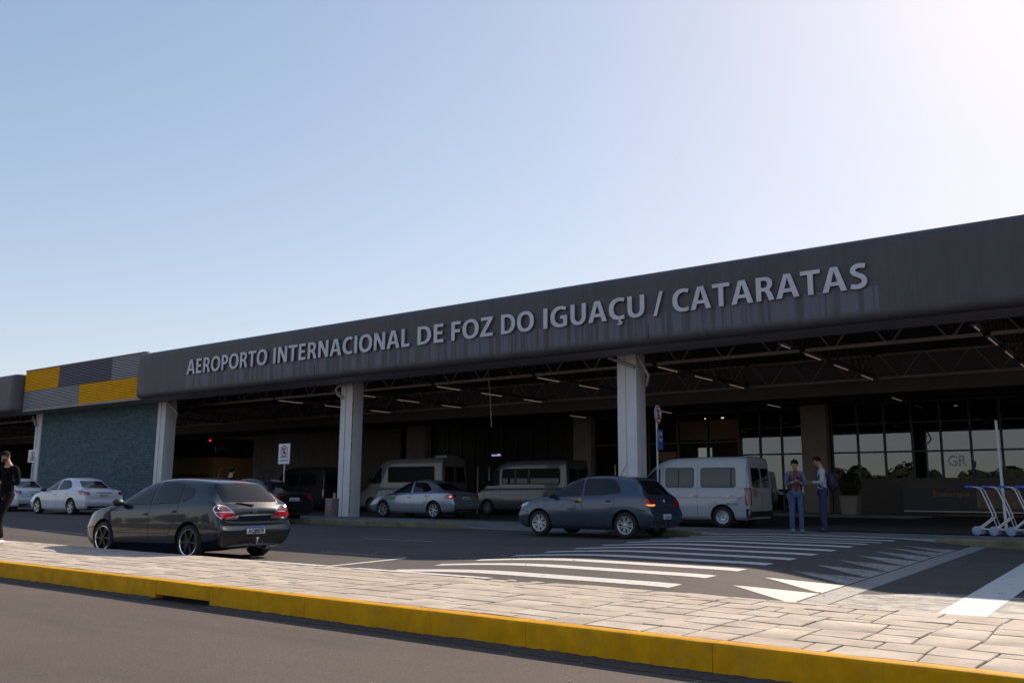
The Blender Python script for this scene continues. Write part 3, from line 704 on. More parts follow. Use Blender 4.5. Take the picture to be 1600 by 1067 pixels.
def glyph_mesh(ch, depth):
    outs, ad = glyph(ch); cu = bpy.data.curves.new('g', 'CURVE'); cu.dimensions = '2D'; cu.fill_mode = 'BOTH'; cu.extrude = depth
    for P in outs:
        sp = cu.splines.new('POLY'); sp.points.add(len(P) - 1); sp.use_cyclic_u = True
        for q, (x, y) in zip(sp.points, P): q.co = (x, y, 0, 1)
    o = bpy.data.objects.new('g', cu); col.objects.link(o); bpy.context.view_layer.update()
    me = bpy.data.meshes.new_from_object(o.evaluated_get(bpy.context.evaluated_depsgraph_get()))
    bpy.data.objects.remove(o); bpy.data.curves.remove(cu); return me, ad
for wd, X0, X1 in (('AEROPORTO', -34.93, -29.33), ('INTERNACIONAL', -28.93, -21.4), ('DE', -21.02, -19.81), ('FOZ', -19.45, -17.66), ('DO', -17.32, -16.01), ('IGUAÇU', -15.64, -12.06), ('/', -11.77, -11.46), ('CATARATAS', -11.16, -5.82)):
    items = []; x = 0
    for ch in wd:
        me, ad = glyph_mesh(ch, .035); items.append((ch, me, x)); x += ad + .045
    lo = min(v.co.x + px for _, me, px in items for v in me.vertices); hi = max(v.co.x + px for _, me, px in items for v in me.vertices)
    kx = (X1 - X0) / (hi - lo); kz = .645
    for ch, me, px in items:
        for v_ in me.vertices: v_.co = ((v_.co.x + px - lo) * kx + X0 + 20.5, -v_.co.z * 1.0 - .03, v_.co.y * kz + .005)
        me.materials.clear(); me.materials.append(letter_m); me.materials.append(letter_side)
        bm = bmesh.new(); bm.from_mesh(me); bmesh.ops.recalc_face_normals(bm, faces=bm.faces)
        for f in bm.faces: f.material_index = 0 if abs(f.normal.y) > .7 else 1
        bm.to_mesh(me); bm.free()
        link('letter', me, None, L_)

# ================================================================== STREET FURNITURE
def no_parking_face(o, r, y, rows=()):
    # red ring, black E and red slash on white, built as thin proud pieces
    m = MB(); n = 36
    for k in range(n):
        a, b = 2 * math.pi * k / n, 2 * math.pi * (k + 1) / n
        m.quad(*[(q * math.cos(t), y - .004, q * math.sin(t)) for q, t in ((r, a), (r, b), (r * .8, b), (r * .8, a))])
    a = R(135); dx, dz = math.cos(a), math.sin(a); w_ = r * .085
    m.quad((dx * r * .82 - dz * w_, y - .0065, dz * r * .82 + dx * w_), (dx * r * .82 + dz * w_, y - .0065, dz * r * .82 - dx * w_), (-dx * r * .82 + dz * w_, y - .0065, -dz * r * .82 - dx * w_), (-dx * r * .82 - dz * w_, y - .0065, -dz * r * .82 + dx * w_))
    return m
def sign_post(loc, rz, label, group, w_, h_, zb, disc_r, pole_h, disc_only=False, lines=('EMBARQUE', 'E DESEMBARQUE')):
    o = empty('no_parking_sign', loc, rz, label, 'traffic sign', group)
    MB().tube([(0, .05, -.05), (0, .05, pole_h)], .028, 10).build('pole', galv, o, True)
    if disc_only: pl = MB().lathe([(0, 0), (disc_r * 1.05, 0), (disc_r * 1.05, .01), (0, .01)], (0, 0, zb), 'y', 32).build('plate', white_p, o)
    else: pl = MB().box(-w_ / 2, w_ / 2, 0, .012, zb, zb + h_).build('plate', white_p, o)
    cz = zb if disc_only else zb + h_ - disc_r * 1.35
    ring = no_parking_face(None, disc_r, 0).build('prohibition_ring', red_p, pl); ring.location = (0, 0, cz)
    text_obj('letter', 'E', disc_r * .95, black_p, pl, (0, -.0025, cz - disc_r * .47), center=True, bold=.05, depth=.001)
    if not disc_only:
        for k, s in enumerate(lines): text_obj('lettering', s, .055, grey_p, pl, (0, -.003, zb + h_ * (.30 - .17 * k)), width=w_ * (.66, .78)[k], center=True, bold=.02, depth=.001)
    return o
sign_post((-25.7, 20.6, .2), 0, 'white no parking sign board on a post left of the second white column', 'no parking signs', .62, .72, 1.85, .195, 2.5)
sign_post((-44.6, 20.6, .15), 0, 'small no parking sign board by the far white column behind the walking person', 'no parking signs', .92, .6, 2.25, .21, 2.7)
sign_post((-11.13, 21.35, .2), R(96), 'round red and white no parking disc on a thin pole above a blue stop plate', 'no parking signs', .5, .5, 2.98, .24, 3.12, True)
o = empty('bus_stop_sign', (-11.10, 21.35, 2.25), R(96), 'narrow blue and white stop plate hanging on the pole beside the third column', 'stop sign')
MB().box(-.19, .19, -.012, .0, 0, .53).build('plate', blue_p, o)
MB().box(-.14, .14, -.016, -.013, .22, .46).build('pictogram_panel', M('pale blue print', (.30, .36, .45), .5), o)
mm = MB(); mm.box(-.10, .10, -.019, -.0165, .31, .36); mm.box(-.08, -.04, -.019, -.0165, .285, .309); mm.box(.04, .08, -.019, -.0165, .285, .309); mm.build('pictogram', black_p, o)
# slender white post at right
tag(MB().tube([(-3.74, 26, .1), (-3.775, 26, 3.02)], [.04, .033], 12).build('post', white_p, None, True), 'slender pale post standing behind the luggage trolleys', 'post')
for X in (-27.15, -26.45, -19.3):
    o = empty('bollard_post', (X, 33.4 if X < -20 else 33, .1), 0, 'thin metal post with yellow tip in the shade behind the vans', 'post', 'thin posts in the shade')
    MB().tube([(0, 0, 0), (0, 0, 1.9)], .028, 8).build('shaft', galv, o, True); MB().tube([(0, 0, 1.9), (0, 0, 2.2)], .030, 8).build('tip', M('faded yellow', (.4, .3, .1), .6), o, True)
# hanging cable
tag(MB().tube([(-20.72, 26, 5.95), (-20.69, 26, 5.5), (-20.6, 26, 4.8), (-20.54, 26, 4.1), (-20.5, 26, 3.5)], .014, 6).build('hanging_cable', steel), 'loose cable dangling from the canopy trusses between the second and third columns', 'cable')
# litter bin by the second column
o = empty('litter_bin', (-25.3, 22.6, .18), 0, 'grey litter bin with a round orange emblem beside the second white column', 'litter bin')
MB().box(-.19, .19, -.17, .17, 0, .62).build('body', M('bin grey', (.20, .17, .16), .6, noise=.2), o, False, .02)
MB().box(-.2, .2, -.18, .18, .62, .66).build('lid', M('bin lid', (.26, .23, .22), .5), o, False, .01)
mm = MB(); mm.lathe([(.055, 0), (.10, 0), (.10, -.005), (.055, -.005)], (.03, -.172, .34), 'y', 20); mm.build('emblem', M('orange emblem', (.50, .20, .09), .5), o)
mm = MB(); mm.add([(.02, 0, .66), (.17, 0, .66), (.14, .03, .84), (.03, .02, .88), (.10, .05, .78)], [(0, 1, 2, 3), (1, 4, 2)]); tag(mm.build('crumpled_wrapper', M('orange wrapper', (.45, .16, .08), .6)), 'crumpled orange wrapper sticking out of the litter bin', 'litter').location = (-25.3, 22.6, .18)
# planter with bush near the pillar
o = empty('planter', (-12.1, 41.5, .2), 0, 'square planter with a leafy bush in front of the glass behind the two men', 'planter')
MB().prism([(-.32, 0), (.32, 0), (.38, .85), (-.38, .85)], 'y', -.35, .35).build('pot', wall_pl, o, False, .02)
mm = MB()
for k in range(900):
    a = random.uniform(0, 6.3); rr = random.random() ** .5 * .55; z = .9 + random.random() * .95; rr *= (1 - abs(z - 1.35) * .8); p = Vector((rr * math.cos(a), rr * math.sin(a), z)); s = .07
    q = Vector((random.gauss(0, 1), random.gauss(0, 1), random.gauss(0, 1))).normalized(); t = q.orthogonal().normalized()
    mm.quad(p - q * s, p + t * s * .4, p + q * s, p - t * s * .4)
mm.build('foliage', M('dark leaves', (.022, .032, .014), .6), o)
# luggage trolleys
def trolley(loc):
    o = empty('luggage_trolley', loc, 0); tag(o, None, 'luggage trolley', 'nested luggage trolleys at the right edge')
    for s in (-.24, .24):
        w2 = s * .9
        MB().tube([(-.12, w2, 1.08), (.05, w2, 1.075), (.13, w2, 1.02), (.16, w2, .95), (.33, w2, .47), (.335, w2, .42), (.30, w2, .37), (.02, w2, .14)], .017, 8).build('side_tube', steel_lt, o, True)
        MB().tube([(.02, w2, .14), (.60, w2 * .8, .12), (.95, w2 * .6, .10)], .015, 8).build('base_tube', steel_lt, o, True)
        MB().tube([(.335, w2, .43), (.42, w2, .14)], .010, 6).build('brace', steel_lt, o, True)
        wh = MB().lathe([(.02, -.015), (.08, -.016), (.100, -.010), (.102, .010), (.08, .016), (.02, .015)], (0, s + (.03 if s > 0 else -.03), .105), 'y', 24).build('wheel', wheel_bl, o, True)
        sp = MB()
        for k in range(5):
            a = 2 * math.pi * k / 5; sp.tube([(0, 0, 0), (.075 * math.cos(a), 0, .075 * math.sin(a))], .009, 6)
        q = sp.build('spokes', M_spoke, wh); q.location = (0, s + (.047 if s > 0 else -.047), .105)
    MB().tube([(-.13, -.27, 1.085), (-.13, .27, 1.085)], .027, 10).build('handle', blue_hd, o, True)
    MB().box(-.19, -.02, -.235, -.205, 1.06, 1.11).build('grip_end', blue_hd, o, False, .008); MB().box(-.19, -.02, .205, .235, 1.06, 1.11).build('grip_end', blue_hd, o, False, .008)
    m2 = MB()
    for z, x in ((.85, .195), (.65, .265)): m2.tube([(x, -.21, z), (x, .21, z)], .008, 6)
    for k in range(5): m2.tube([(.20 + .15 * k, -.19, .135), (.20 + .15 * k, .19, .135)], .008, 6)
    m2.build('basket_bars', steel_lt, o)
    MB().lathe([(.01, -.02), (.06, -.02), (.06, .02), (.01, .02)], (.95, 0, .06), 'y', 16).build('front_wheel', rubber, o, True)
    return o
steel_lt = M('bright tube steel', (.55, .53, .52), .3, metal=.5); wheel_bl = M('pale blue wheel', (.22, .27, .38), .4); M_spoke = M('wheel spokes', (.36, .40, .50), .4); blue_hd = M('blue plastic handle', (.012, .09, .42), .4)
tr0 = trolley((-3.86, 22.95, .2)); tl = ['first in the row at its left end', 'second from the left of the row', 'third from the left of the row', 'fourth from the left, cut by the photo edge', 'fifth from the left, at the photo edge']
for k in range(5):
    t = tr0 if k == 0 else copy_tree(tr0)
    t.location = (-3.86 + .34 * k, 22.95 + .01 * k, .2); t['label'] = 'luggage trolley with blue handle, ' + tl[k]
# trees behind the viewer, seen only mirrored in the glass and car paint
mm = MB()
for c in range(70):
    X0 = random.uniform(-150, 60); Y0 = random.uniform(-95, -60); h = random.uniform(3.2, 6.6); rr = h * random.uniform(.35, .6)
    mm.tube([(X0, Y0, -.5), (X0, Y0, h * .6)], .25, 6)
    for k in range(150):
        q = Vector((random.gauss(0, 1), random.gauss(0, 1), random.gauss(0, 1))).normalized(); p = Vector((X0, Y0, h * .62)) + Vector((q.x * rr, q.y * rr, q.z * h * .38)) * random.uniform(.6, 1)
        s = random.uniform(.4, .9); t = q.orthogonal().normalized(); u = q.cross(t); mm.quad(p - t * s, p + u * s, p + t * s, p - u * s)
tag(mm.build('tree_line', M('distant tree leaves', (.022, .028, .012), .9, noise=.4, nscale=.3)), kind='stuff')

# ================================================================== VEHICLES
def eval_mesh(o):
    bpy.context.view_layer.update(); dg = bpy.context.evaluated_depsgraph_get()
    return bpy.data.meshes.new_from_object(o.evaluated_get(dg), depsgraph=dg)
def body_from_rings(rings, paint, axles, wr, W, levels=3, well=.058, crease={1: .5, 2: .25, 3: .4, 4: .2, 5: .5, 7: .30}, rear_crease=.25):
    bm = bmesh.new(); grid = []
    for r in rings:
        xb, xw, xs_, xr, zb, zw, zs, zr, Wd, wr_ = r
        pts = [(xb, 0, zb), (xb, .84 * Wd, zb), (xb * .5 + xw * .5, .97 * Wd, zb + .09), (xw, Wd, zw), (xs_, .985 * Wd, zs - .09 * min(1, (zs - zw) * 4)), (xs_, .945 * Wd, zs),
               (xr, wr_ + (.025 if zr - zs > .2 else .06), zr - (.09 if zr - zs > .2 else (zr - zs) * .5)), (xr, wr_ - .09, zr - .012), (xr, wr_ * .45, zr + .010), (xr, 0, zr + .014)]
        left = [bm.verts.new((p[0], -p[1], p[2])) for p in pts]
        right = [left[0]] + [bm.verts.new(p) for p in pts[1:-1]] + [left[-1]]
        grid.append((left, right))
    n = len(grid[0][0])
    for (l0, r0), (l1, r1) in zip(grid[:-1], grid[1:]):
        for k in range(n - 1):
            bm.faces.new((l0[k], l0[k + 1], l1[k + 1], l1[k])); bm.faces.new((r0[k + 1], r0[k], r1[k], r1[k + 1]))
    for (l, r), rev in ((grid[0], 0), (grid[-1], 1)):
        for k in range(n - 1):
            f = (l[k], r[k], r[k + 1], l[k + 1]); f = tuple(dict.fromkeys(f))
            bm.faces.new(f if not rev else tuple(reversed(f)))
    cr = bm.edges.layers.float.new('crease_edge')
    def cz(a, b, v):
        e = bm.edges.get((a, b))
        if e: e[cr] = max(e[cr], v)
    for (l0, r0), (l1, r1) in zip(grid[:-1], grid[1:]):
        for k, v in crease.items(): cz(l0[k], l1[k], v); cz(r0[k], r1[k], v)
    for gi, v in ((-3, rear_crease), (-2, rear_crease), (1, .25)):
        for side in grid[gi]:
            for k in range(1, n - 1): cz(side[k], side[k + 1], v)
    bmesh.ops.recalc_face_normals(bm, faces=bm.faces)
    me = bpy.data.meshes.new('b'); bm.to_mesh(me); bm.free(); me.materials.append(paint); me.materials.append(arch_m)
    o = bpy.data.objects.new('b', me); col.objects.link(o)
    md = o.modifiers.new('s', 'SUBSURF'); md.levels = levels; md.render_levels = levels
    solid = eval_mesh(o); bvh = bvh_of(solid)
    cuts = []
    for ax in axles:
        for s in (-1, 1):
            cm = MB().lathe([(.0001, 0), (wr + well, 0), (wr + well, s * .6), (.0001, s * .6)], (ax, s * (W - .30), wr), 'y', 40)
            cme = cm.mesh('c'); cme.materials.append(arch_m); bmc = bmesh.new(); bmc.from_mesh(cme); bmesh.ops.remove_doubles(bmc, verts=bmc.verts, dist=.0005); bmesh.ops.recalc_face_normals(bmc, faces=bmc.faces); bmc.to_mesh(cme); bmc.free()
            c = bpy.data.objects.new('c', cme); col.objects.link(c); cuts.append(c)
            b = o.modifiers.new('x', 'BOOLEAN'); b.operation = 'DIFFERENCE'; b.object = c; b.solver = 'EXACT'; b.material_mode = 'TRANSFER'
    out = eval_mesh(o)
    for c in cuts: bpy.data.objects.remove(c)
    bpy.data.objects.remove(o)
    for p in out.polygons:
        if p.material_index == 0:
            c = p.center
            for ax in axles:
                if abs(math.hypot(c.x - ax, c.z - wr) - (wr + well)) < .012 and abs(p.normal.y) < .3 and W - .31 < abs(c.y) : p.material_index = 1
    return out, bvh
def bvh_of(me): return BVHTree.FromPolygons([v.co[:] for v in me.vertices], [tuple(p.vertices) for p in me.polygons])
def roundpoly(pts, r, n=4):
    out = []; N = len(pts)
    for i in range(N):
        p = Vector(pts[i]); a = Vector(pts[i - 1]); b = Vector(pts[(i + 1) % N]); da = a - p; db = b - p
        q = min(r, da.length * .45, db.length * .45); A = p + da.normalized() * q; Bq = p + db.normalized() * q
        for k in range(n + 1): t = k / n; out.append(tuple(A * (1 - t) ** 2 + p * 2 * t * (1 - t) + Bq * t * t))
    return out
def decal(name, bvh, poly, face, mat, parent, off=.004, step=.07, rnd=0, thick=0):
    """patch following the body: face 'L','R' poly=(x,z); 'B' (rear), 'F' (front) poly=(y,z); 'T' poly=(x,y)"""
    if rnd: poly = roundpoly(poly, rnd)
    bm = bmesh.new(); bm.faces.new([bm.verts.new((a, b, 0)) for a, b in poly])
    for ax in (0, 1):
        lo, hi = min(p[ax] for p in poly), max(p[ax] for p in poly); k = math.ceil(lo / step)
        while k * step < hi:
            co = [0, 0, 0]; co[ax] = k * step; no = [0, 0, 0]; no[ax] = 1
            bmesh.ops.bisect_plane(bm, geom=bm.verts[:] + bm.edges[:] + bm.faces[:], plane_co=co, plane_no=no); k += 1
    bmesh.ops.triangulate(bm, faces=[f for f in bm.faces if len(f.verts) > 4])
    if isinstance(face, tuple):
        _, sg, cx_, cy_ = face; DD = Vector((-1, -sg, 0)).normalized(); PP = Vector((1, -sg, 0)).normalized()
    for v in bm.verts:
        a, b = v.co.x, v.co.y
        if isinstance(face, tuple):
            d = DD; P0 = Vector((cx_, sg * cy_, b)) + PP * a; h = bvh.ray_cast(P0 - DD * 2, DD)
            if h[0] is None: h = bvh.find_nearest(P0)
            nn = h[1] if h[1].dot(d) < 0 else -h[1]; v.co = h[0] + nn * off; continue
        o_, d = {'L': ((a, -5, b), (0, 1, 0)), 'R': ((a, 5, b), (0, -1, 0)), 'B': ((15, a, b), (-1, 0, 0)), 'F': ((-9, a, b), (1, 0, 0)), 'T': ((a, b, 6), (0, 0, -1))}[face]
        h = bvh.ray_cast(Vector(o_), Vector(d))
        if h[0] is None: h = bvh.find_nearest(Vector({'L': (a, -.8, b), 'R': (a, .8, b), 'B': (4.3, a, b), 'F': (0, a, b), 'T': (a, b, 1.4)}[face]))
        nn = h[1] if h[1].dot(Vector(d)) < 0 else -h[1]
        v.co = h[0] + nn * off
    if thick:
        ex = bmesh.ops.extrude_face_region(bm, geom=bm.faces[:])
        for v in [e for e in ex['geom'] if isinstance(e, bmesh.types.BMVert)]:
            v.co -= Vector(d) * thick
    bmesh.ops.recalc_face_normals(bm, faces=bm.faces)
    me = bpy.data.meshes.new(name); bm.to_mesh(me)
    bm.free(); me.flip_normals() if False else None
    return link(name, me, mat, parent, 50)
def wheel(parent, x, side, W, r, rim_mat, style, rimr=.7, ring=None):
    y = side * (W - .115); w_ = .1
    o = empty('wheel', (x, y, r)); o.parent = parent
    rr = r * rimr
    MB().lathe([(rr, -w_), (r - .03, -w_ - .004), (r - .008, -w_ + .02), (r, -w_ * .5), (r, w_ * .5), (r - .008, w_ - .02), (r - .03, w_ + .004), (rr, w_)], (0, 0, 0), 'y', 40).build('tyre', rubber, o, True)
    s = side; ys = s * (w_ - .01)
    m = MB(); m.lathe([(rr + .004, ys), (rr - .006, ys + s * .006), (rr - .022, ys), (rr - .03, ys - s * .05), (rr * .3, ys - s * .06), (0.001, ys - s * .06)], (0, 0, 0), 'y', 40)
    base = m.build('rim', ring or rim_mat, o, 30)
    if ring:
        MB().lathe([(rr - .024, ys - s * .002), (rr - .03, ys - s * .045), (.02, ys - s * .05)], (0, 0, 0), 'y', 40).build('disc', rim_mat, o, 30)
    else:
        MB().lathe([(rr - .03, ys - s * .045), (.02, ys - s * .052)], (0, 0, 0), 'y', 40).build('brake_disc', arch_m if style != 'steel' else rim_mat, o, 30)
    sp = MB()
    if style == 'steel':
        sp.lathe([(rr * .62, ys - s * .03), (rr * .5, ys - s * .012), (rr * .3, ys - s * .02), (rr * .26, ys - s * .001), (.01, ys)], (0, 0, 0), 'y', 30)
        for k in range(10):
            a = 2 * math.pi * k / 10; sp.tube([(rr * .78 * math.cos(a), ys - s * .035, rr * .78 * math.sin(a)), (rr * .78 * math.cos(a), ys - s * .022, rr * .78 * math.sin(a))], rr * .07, 8)
    else:
        n, pair, wd = style
        for k in range(n):
            for q in ((-1, 1) if pair else (0,)):
                a = 2 * math.pi * k / n + q * pair; a0 = 2 * math.pi * k / n + q * pair * .35
                c0, s0, c1, s1 = math.cos(a0), math.sin(a0), math.cos(a), math.sin(a)
                p0 = Vector((rr * .12 * c0, 0, rr * .12 * s0)); p1 = Vector(((rr - .02) * c1, 0, (rr - .02) * s1)); d = (p1 - p0).normalized(); nrm = Vector((-d.z, 0, d.x))
                A = [p0 + nrm * wd * .8, p1 + nrm * wd, p1 - nrm * wd, p0 - nrm * wd * .8]
                yo = [ys - s * .006, ys - s * .002, ys - s * .002, ys - s * .006]
                sp.add([(p.x, yo[i], p.z) for i, p in enumerate(A)] + [(p.x, yo[i] - s * .03, p.z) for i, p in enumerate(A)], [(0, 1, 2, 3), (7, 6, 5, 4), (0, 4, 5, 1), (1, 5, 6, 2), (2, 6, 7, 3), (3, 7, 4, 0)])
        sp.lathe([(rr * .2, ys - s * .02), (rr * .19, ys + s * .002), (.005, ys + s * .006)], (0, 0, 0), 'y', 20)
    sp.build('spokes', rim_mat, o, 30)
    return o
def plate(root, bvh, zc, w_, txt, y0=0, blue=True, h_=.13):
    h = bvh.ray_cast(Vector((15, y0, zc)), Vector((-1, 0, 0)))
    x = h[0].x + .012
    p = MB().box(x - .012, x, y0 - w_ / 2, y0 + w_ / 2, zc - h_ / 2, zc + h_ / 2).build('number_plate', plate_w, root)
    if blue: MB().box(x - .002, x + .0015, y0 - w_ / 2, y0 + w_ / 2, zc + h_ / 2 - .032, zc + h_ / 2).build('plate_band', plate_b, p)
    t = text_obj('plate_text', txt, h_ * .52, black_p if blue else grey_p, p, (x + .0025, y0, zc - h_ * .37), rot=(R(90), 0, R(90)), width=w_ * .86, center=True, bold=.03, depth=.001)
    return p
def mirror(root, x, z, W, mat, sz=1.0):
    for s in (-1, 1):
        m = MB(); m.ell((x, s * (W + .10), z), (.075 * sz, .115 * sz, .075 * sz), 14, 8); m.tube([(x - .01, s * (W - .06), z - .05), (x, s * (W + .05), z - .02)], .022, 8)
        m.build('side_mirror', mat, root, True)
def handles(root, bvh, pts, mat=trim_m):
    for x, z in pts:
        for f, s in (('L', -1), ('R', 1)):
            h = bvh.ray_cast(Vector((x, s * 5, z)), Vector((0, -s, 0)))
            if h[0]: MB().ell((x, h[0].y + s * .012, z), (.085, .022, .02), 12, 6).build('door_handle', mat, root, True)
def seams(root, bvh, lines, w_=.010):
    for pts in lines:
        for f in ('L', 'R'): decal('door_gap', bvh, line_poly(pts, w_), f, gap_m, root, .0015, .06)

def finish(root, loc, rz=0, L=4.2, s=1.0):
    """local origin: front bumper x=0; the root sits under the middle of the car"""
    root.location = loc; root.rotation_euler = (0, 0, rz); root.scale = (s, s, s)

def hatch(label, kind, paint, dark_wheels=False, lights=True):
    """kind 'fam' = family hatch 4.25 m, 'sup' = small hatch 3.9 m. Local x=0 is the REAR axle, front towards -x."""
    root = empty('hatchback_car', (0, 0, 0), 0, label, 'car')
    if kind == 'fam':
        L, W, wb, ra, r, dz = 4.25, .875, 2.61, 3.47, .318, 0
        rings = [(.14, .06, .09, .14, .26, .45, .60, .64, .52, .44), (.16, .08, .15, .22, .19, .47, .70, .75, .74, .60), (.35, .35, .42, .48, .11, .5, .83, .88, .84, .68),
                 (.90, .90, .94, .99, .10, .55, .91, .97, .87, .70), (1.15, 1.15, 1.16, 1.30, .10, .56, .93, 1.09, .875, .69), (1.5, 1.5, 1.5, 1.72, .10, .56, .945, 1.32, .88, .655),
                 (2.0, 2.0, 2.0, 2.12, .10, .56, .96, 1.435, .88, .635), (2.55, 2.55, 2.55, 2.6, .10, .56, .98, 1.475, .88, .63), (3.1, 3.1, 3.1, 3.15, .10, .56, 1.0, 1.455, .88, .62),
                 (3.55, 3.55, 3.57, 3.58, .15, .57, 1.03, 1.425, .88, .605), (3.88, 3.93, 3.93, 3.80, .19, .57, 1.05, 1.375, .87, .59), (4.04, 4.12, 4.07, 3.92, .21, .57, 1.035, 1.24, .86, .60), (4.12, 4.22, 4.16, 4.10, .23, .56, .965, 1.02, .85, .62),
                 (4.16, 4.29, 4.21, 4.19, .24, .55, .86, .91, .83, .66), (4.17, 4.31, 4.24, 4.22, .25, .54, .74, .79, .79, .66), (4.14, 4.29, 4.22, 4.21, .30, .50, .66, .70, .70, .6)]
    else:
        L, W, wb, ra, r, dz = 3.90, .825, 2.465, 3.22, .305, 0
        rings = [(.04, -.05, -.02, .04, .26, .45, .62, .66, .50, .42), (.08, -.02, .06, .14, .19, .47, .72, .78, .71, .58), (.32, .32, .40, .46, .17, .5, .86, .91, .81, .65),
                 (.82, .82, .85, .90, .17, .55, .92, .985, .83, .67), (1.02, 1.02, 1.02, 1.16, .17, .56, .93, 1.10, .83, .66), (1.32, 1.32, 1.32, 1.54, .17, .56, .935, 1.34, .832, .63),
                 (1.8, 1.8, 1.8, 1.90, .17, .56, .945, 1.445, .832, .61), (2.35, 2.35, 2.35, 2.35, .17, .56, .96, 1.482, .832, .60), (2.85, 2.85, 2.85, 2.88, .17, .56, .985, 1.465, .832, .59),
                 (3.25, 3.25, 3.27, 3.28, .18, .57, 1.01, 1.415, .83, .575), (3.52, 3.57, 3.57, 3.46, .20, .57, 1.02, 1.35, .82, .56), (3.68, 3.76, 3.71, 3.60, .22, .57, 1.0, 1.19, .81, .57), (3.77, 3.87, 3.79, 3.74, .23, .56, .93, 1.0, .80, .59),
                 (3.81, 3.94, 3.86, 3.84, .24, .55, .82, .88, .785, .62), (3.82, 3.96, 3.88, 3.87, .25, .54, .70, .76, .75, .62), (3.79, 3.94, 3.87, 3.86, .30, .50, .63, .67, .66, .55)]
    rings = [(a - ra, b - ra, c - ra, d - ra, *q) for a, b, c, d, *q in rings]
    me, bvh = body_from_rings(rings, paint, (-wb, 0), r, W)
    body = link('body', me, None, root, 30)
    q = lambda pts: [(x - ra, z) for x, z in pts]
    if kind == 'fam':
        gl = [[(1.28, .99), (1.55, 1.13), (1.86, 1.30), (2.02, 1.36), (2.24, 1.385), (2.27, .985), (1.6, .97)], [(2.33, 1.385), (2.85, 1.375), (3.03, 1.345), (3.10, 1.02), (2.35, .99)], [(3.10, 1.335), (3.36, 1.25), (3.42, 1.17), (3.34, 1.07), (3.17, 1.035)]]
        sm_ = [[(1.02, .92), (1.10, .50), (1.22, .24)], [(2.30, .97), (2.31, .6), (2.33, .24)], [(3.12, 1.02), (3.16, .80), (2.95, .55), (2.80, .24)], [(1.02, .92), (1.35, .965), (2.3, .985), (3.1, 1.015)]]
        hd = [(2.18, .80), (3.02, .86)]; mir = (1.42, 1.00)
        rg = [(-.64, 1.03), (.64, 1.03), (.62, 1.14), (.55, 1.365), (-.55, 1.365), (-.62, 1.14)]
        ws = [(-.60, 1.0), (.60, 1.0), (.50, 1.36), (-.50, 1.36)]
        tl = [[(3.62, .955), (3.66, .85), (3.80, .745), (4.02, .71), (4.14, .75), (4.10, .83), (3.98, .93), (3.82, .985)], None]
    else:
        gl = [[(1.10, .985), (1.36, 1.13), (1.66, 1.30), (1.80, 1.365), (1.98, 1.385), (2.0, .985), (1.4, .965)], [(2.06, 1.39), (2.68, 1.385), (2.88, 1.33), (3.06, 1.14), (3.05, 1.06), (2.6, 1.01), (2.07, .985)]]
        sm_ = [[(.92, .91), (.98, .50), (1.08, .24)], [(2.03, .97), (2.03, .6), (2.05, .24)], [(2.93, 1.02), (2.94, .80), (2.75, .55), (2.62, .24)]]
        hd = [(1.90, .83), (2.78, .86)]; mir = (1.20, .98)
        rg = [(-.57, 1.02), (.57, 1.02), (.55, 1.14), (.50, 1.34), (-.50, 1.34), (-.55, 1.14)]
        ws = [(-.58, 1.0), (.58, 1.0), (.48, 1.36), (-.48, 1.36)]
        tl = [[(3.44, .94), (3.46, .80), (3.56, .70), (3.72, .70), (3.80, .74), (3.79, .92), (3.66, .96)], None]
    for i, pl in enumerate(gl):
        for f in 'LR':
            decal('window_trim', bvh, [(x + (.018 if x > sum(p[0] for p in pl) / len(pl) else -.018) - ra, z + (.016 if z > 1.15 else -.014)) for x, z in pl], f, trim_m, root, .002, .07, .04)
            decal('side_window', bvh, q(pl), f, car_glass, root, .005, .07, .035)
    decal('rear_window', bvh, [(a * 1.04, b + (.012 if b > 1.15 else -.012)) for a, b in rg], 'B', trim_m, root, .002, .06, .06)
    decal('rear_window', bvh, rg, 'B', car_glass, root, .006, .06, .05)
    decal('windscreen', bvh, ws, 'F', car_glass, root, .004, .08, .05)
    seams(root, bvh, [q(l) for l in sm_]); handles(root, bvh, q(hd), paint if kind == 'fam' else trim_m); mirror(root, mir[0] - ra, mir[1], W * .96, trim_m)
    for ax in (-wb, 0):
        for s in (-1, 1):
            if kind == 'fam': wheel(root, ax, s, W, r, alloy_dk, (6, 0, .018), .76, chrome)
            else: wheel(root, ax, s, W, r, alloy, (7, .18, .015), .70)
    # tail lamps on each corner
    if kind == 'fam': tp = [(-.13, .93), (-.07, .985), (.06, .98), (.17, .90), (.31, .765), (.28, .735), (.04, .735), (-.05, .80)]
    else: tp = [(-.15, .93), (-.13, .80), (-.05, .735), (.14, .73), (.19, .76), (.17, .90), (.05, .945)]
    xe = L - ra - .02
    for s in (-1, 1):
        fc = ('C', s, xe, W * .93)
        big = decal('tail_light', bvh, tp, fc, chrome if kind == 'fam' else tl_dk, root, .006, .04, .05)
        c0 = (sum(p_[0] for p_ in tp) / len(tp), sum(p_[1] for p_ in tp) / len(tp)); inn = roundpoly([(c0[0] + (x - c0[0]) * .90, c0[1] + (z - c0[1]) * .85) for x, z in tp], .04)
        zc = c0[1] + (.01 if kind == 'fam' else -.03)
        up = [p_ for p_ in inn if p_[1] > zc + .006]; lo = [p_ for p_ in inn if p_[1] < zc - .006]
        def cut(P, zz, keep):
            out = []
            for k in range(len(P)):
                a, b = P[k], P[(k + 1) % len(P)]
                if keep(a[1]): out.append(a)
                if keep(a[1]) != keep(b[1]): t = (zz - a[1]) / (b[1] - a[1]); out.append((a[0] + (b[0] - a[0]) * t, zz))
            return out
        decal('lamp_lens', bvh, cut(inn, zc + .008, lambda z: z > zc + .008), fc, tl_dk if kind == 'fam' else tl_red, big, .010, .04)
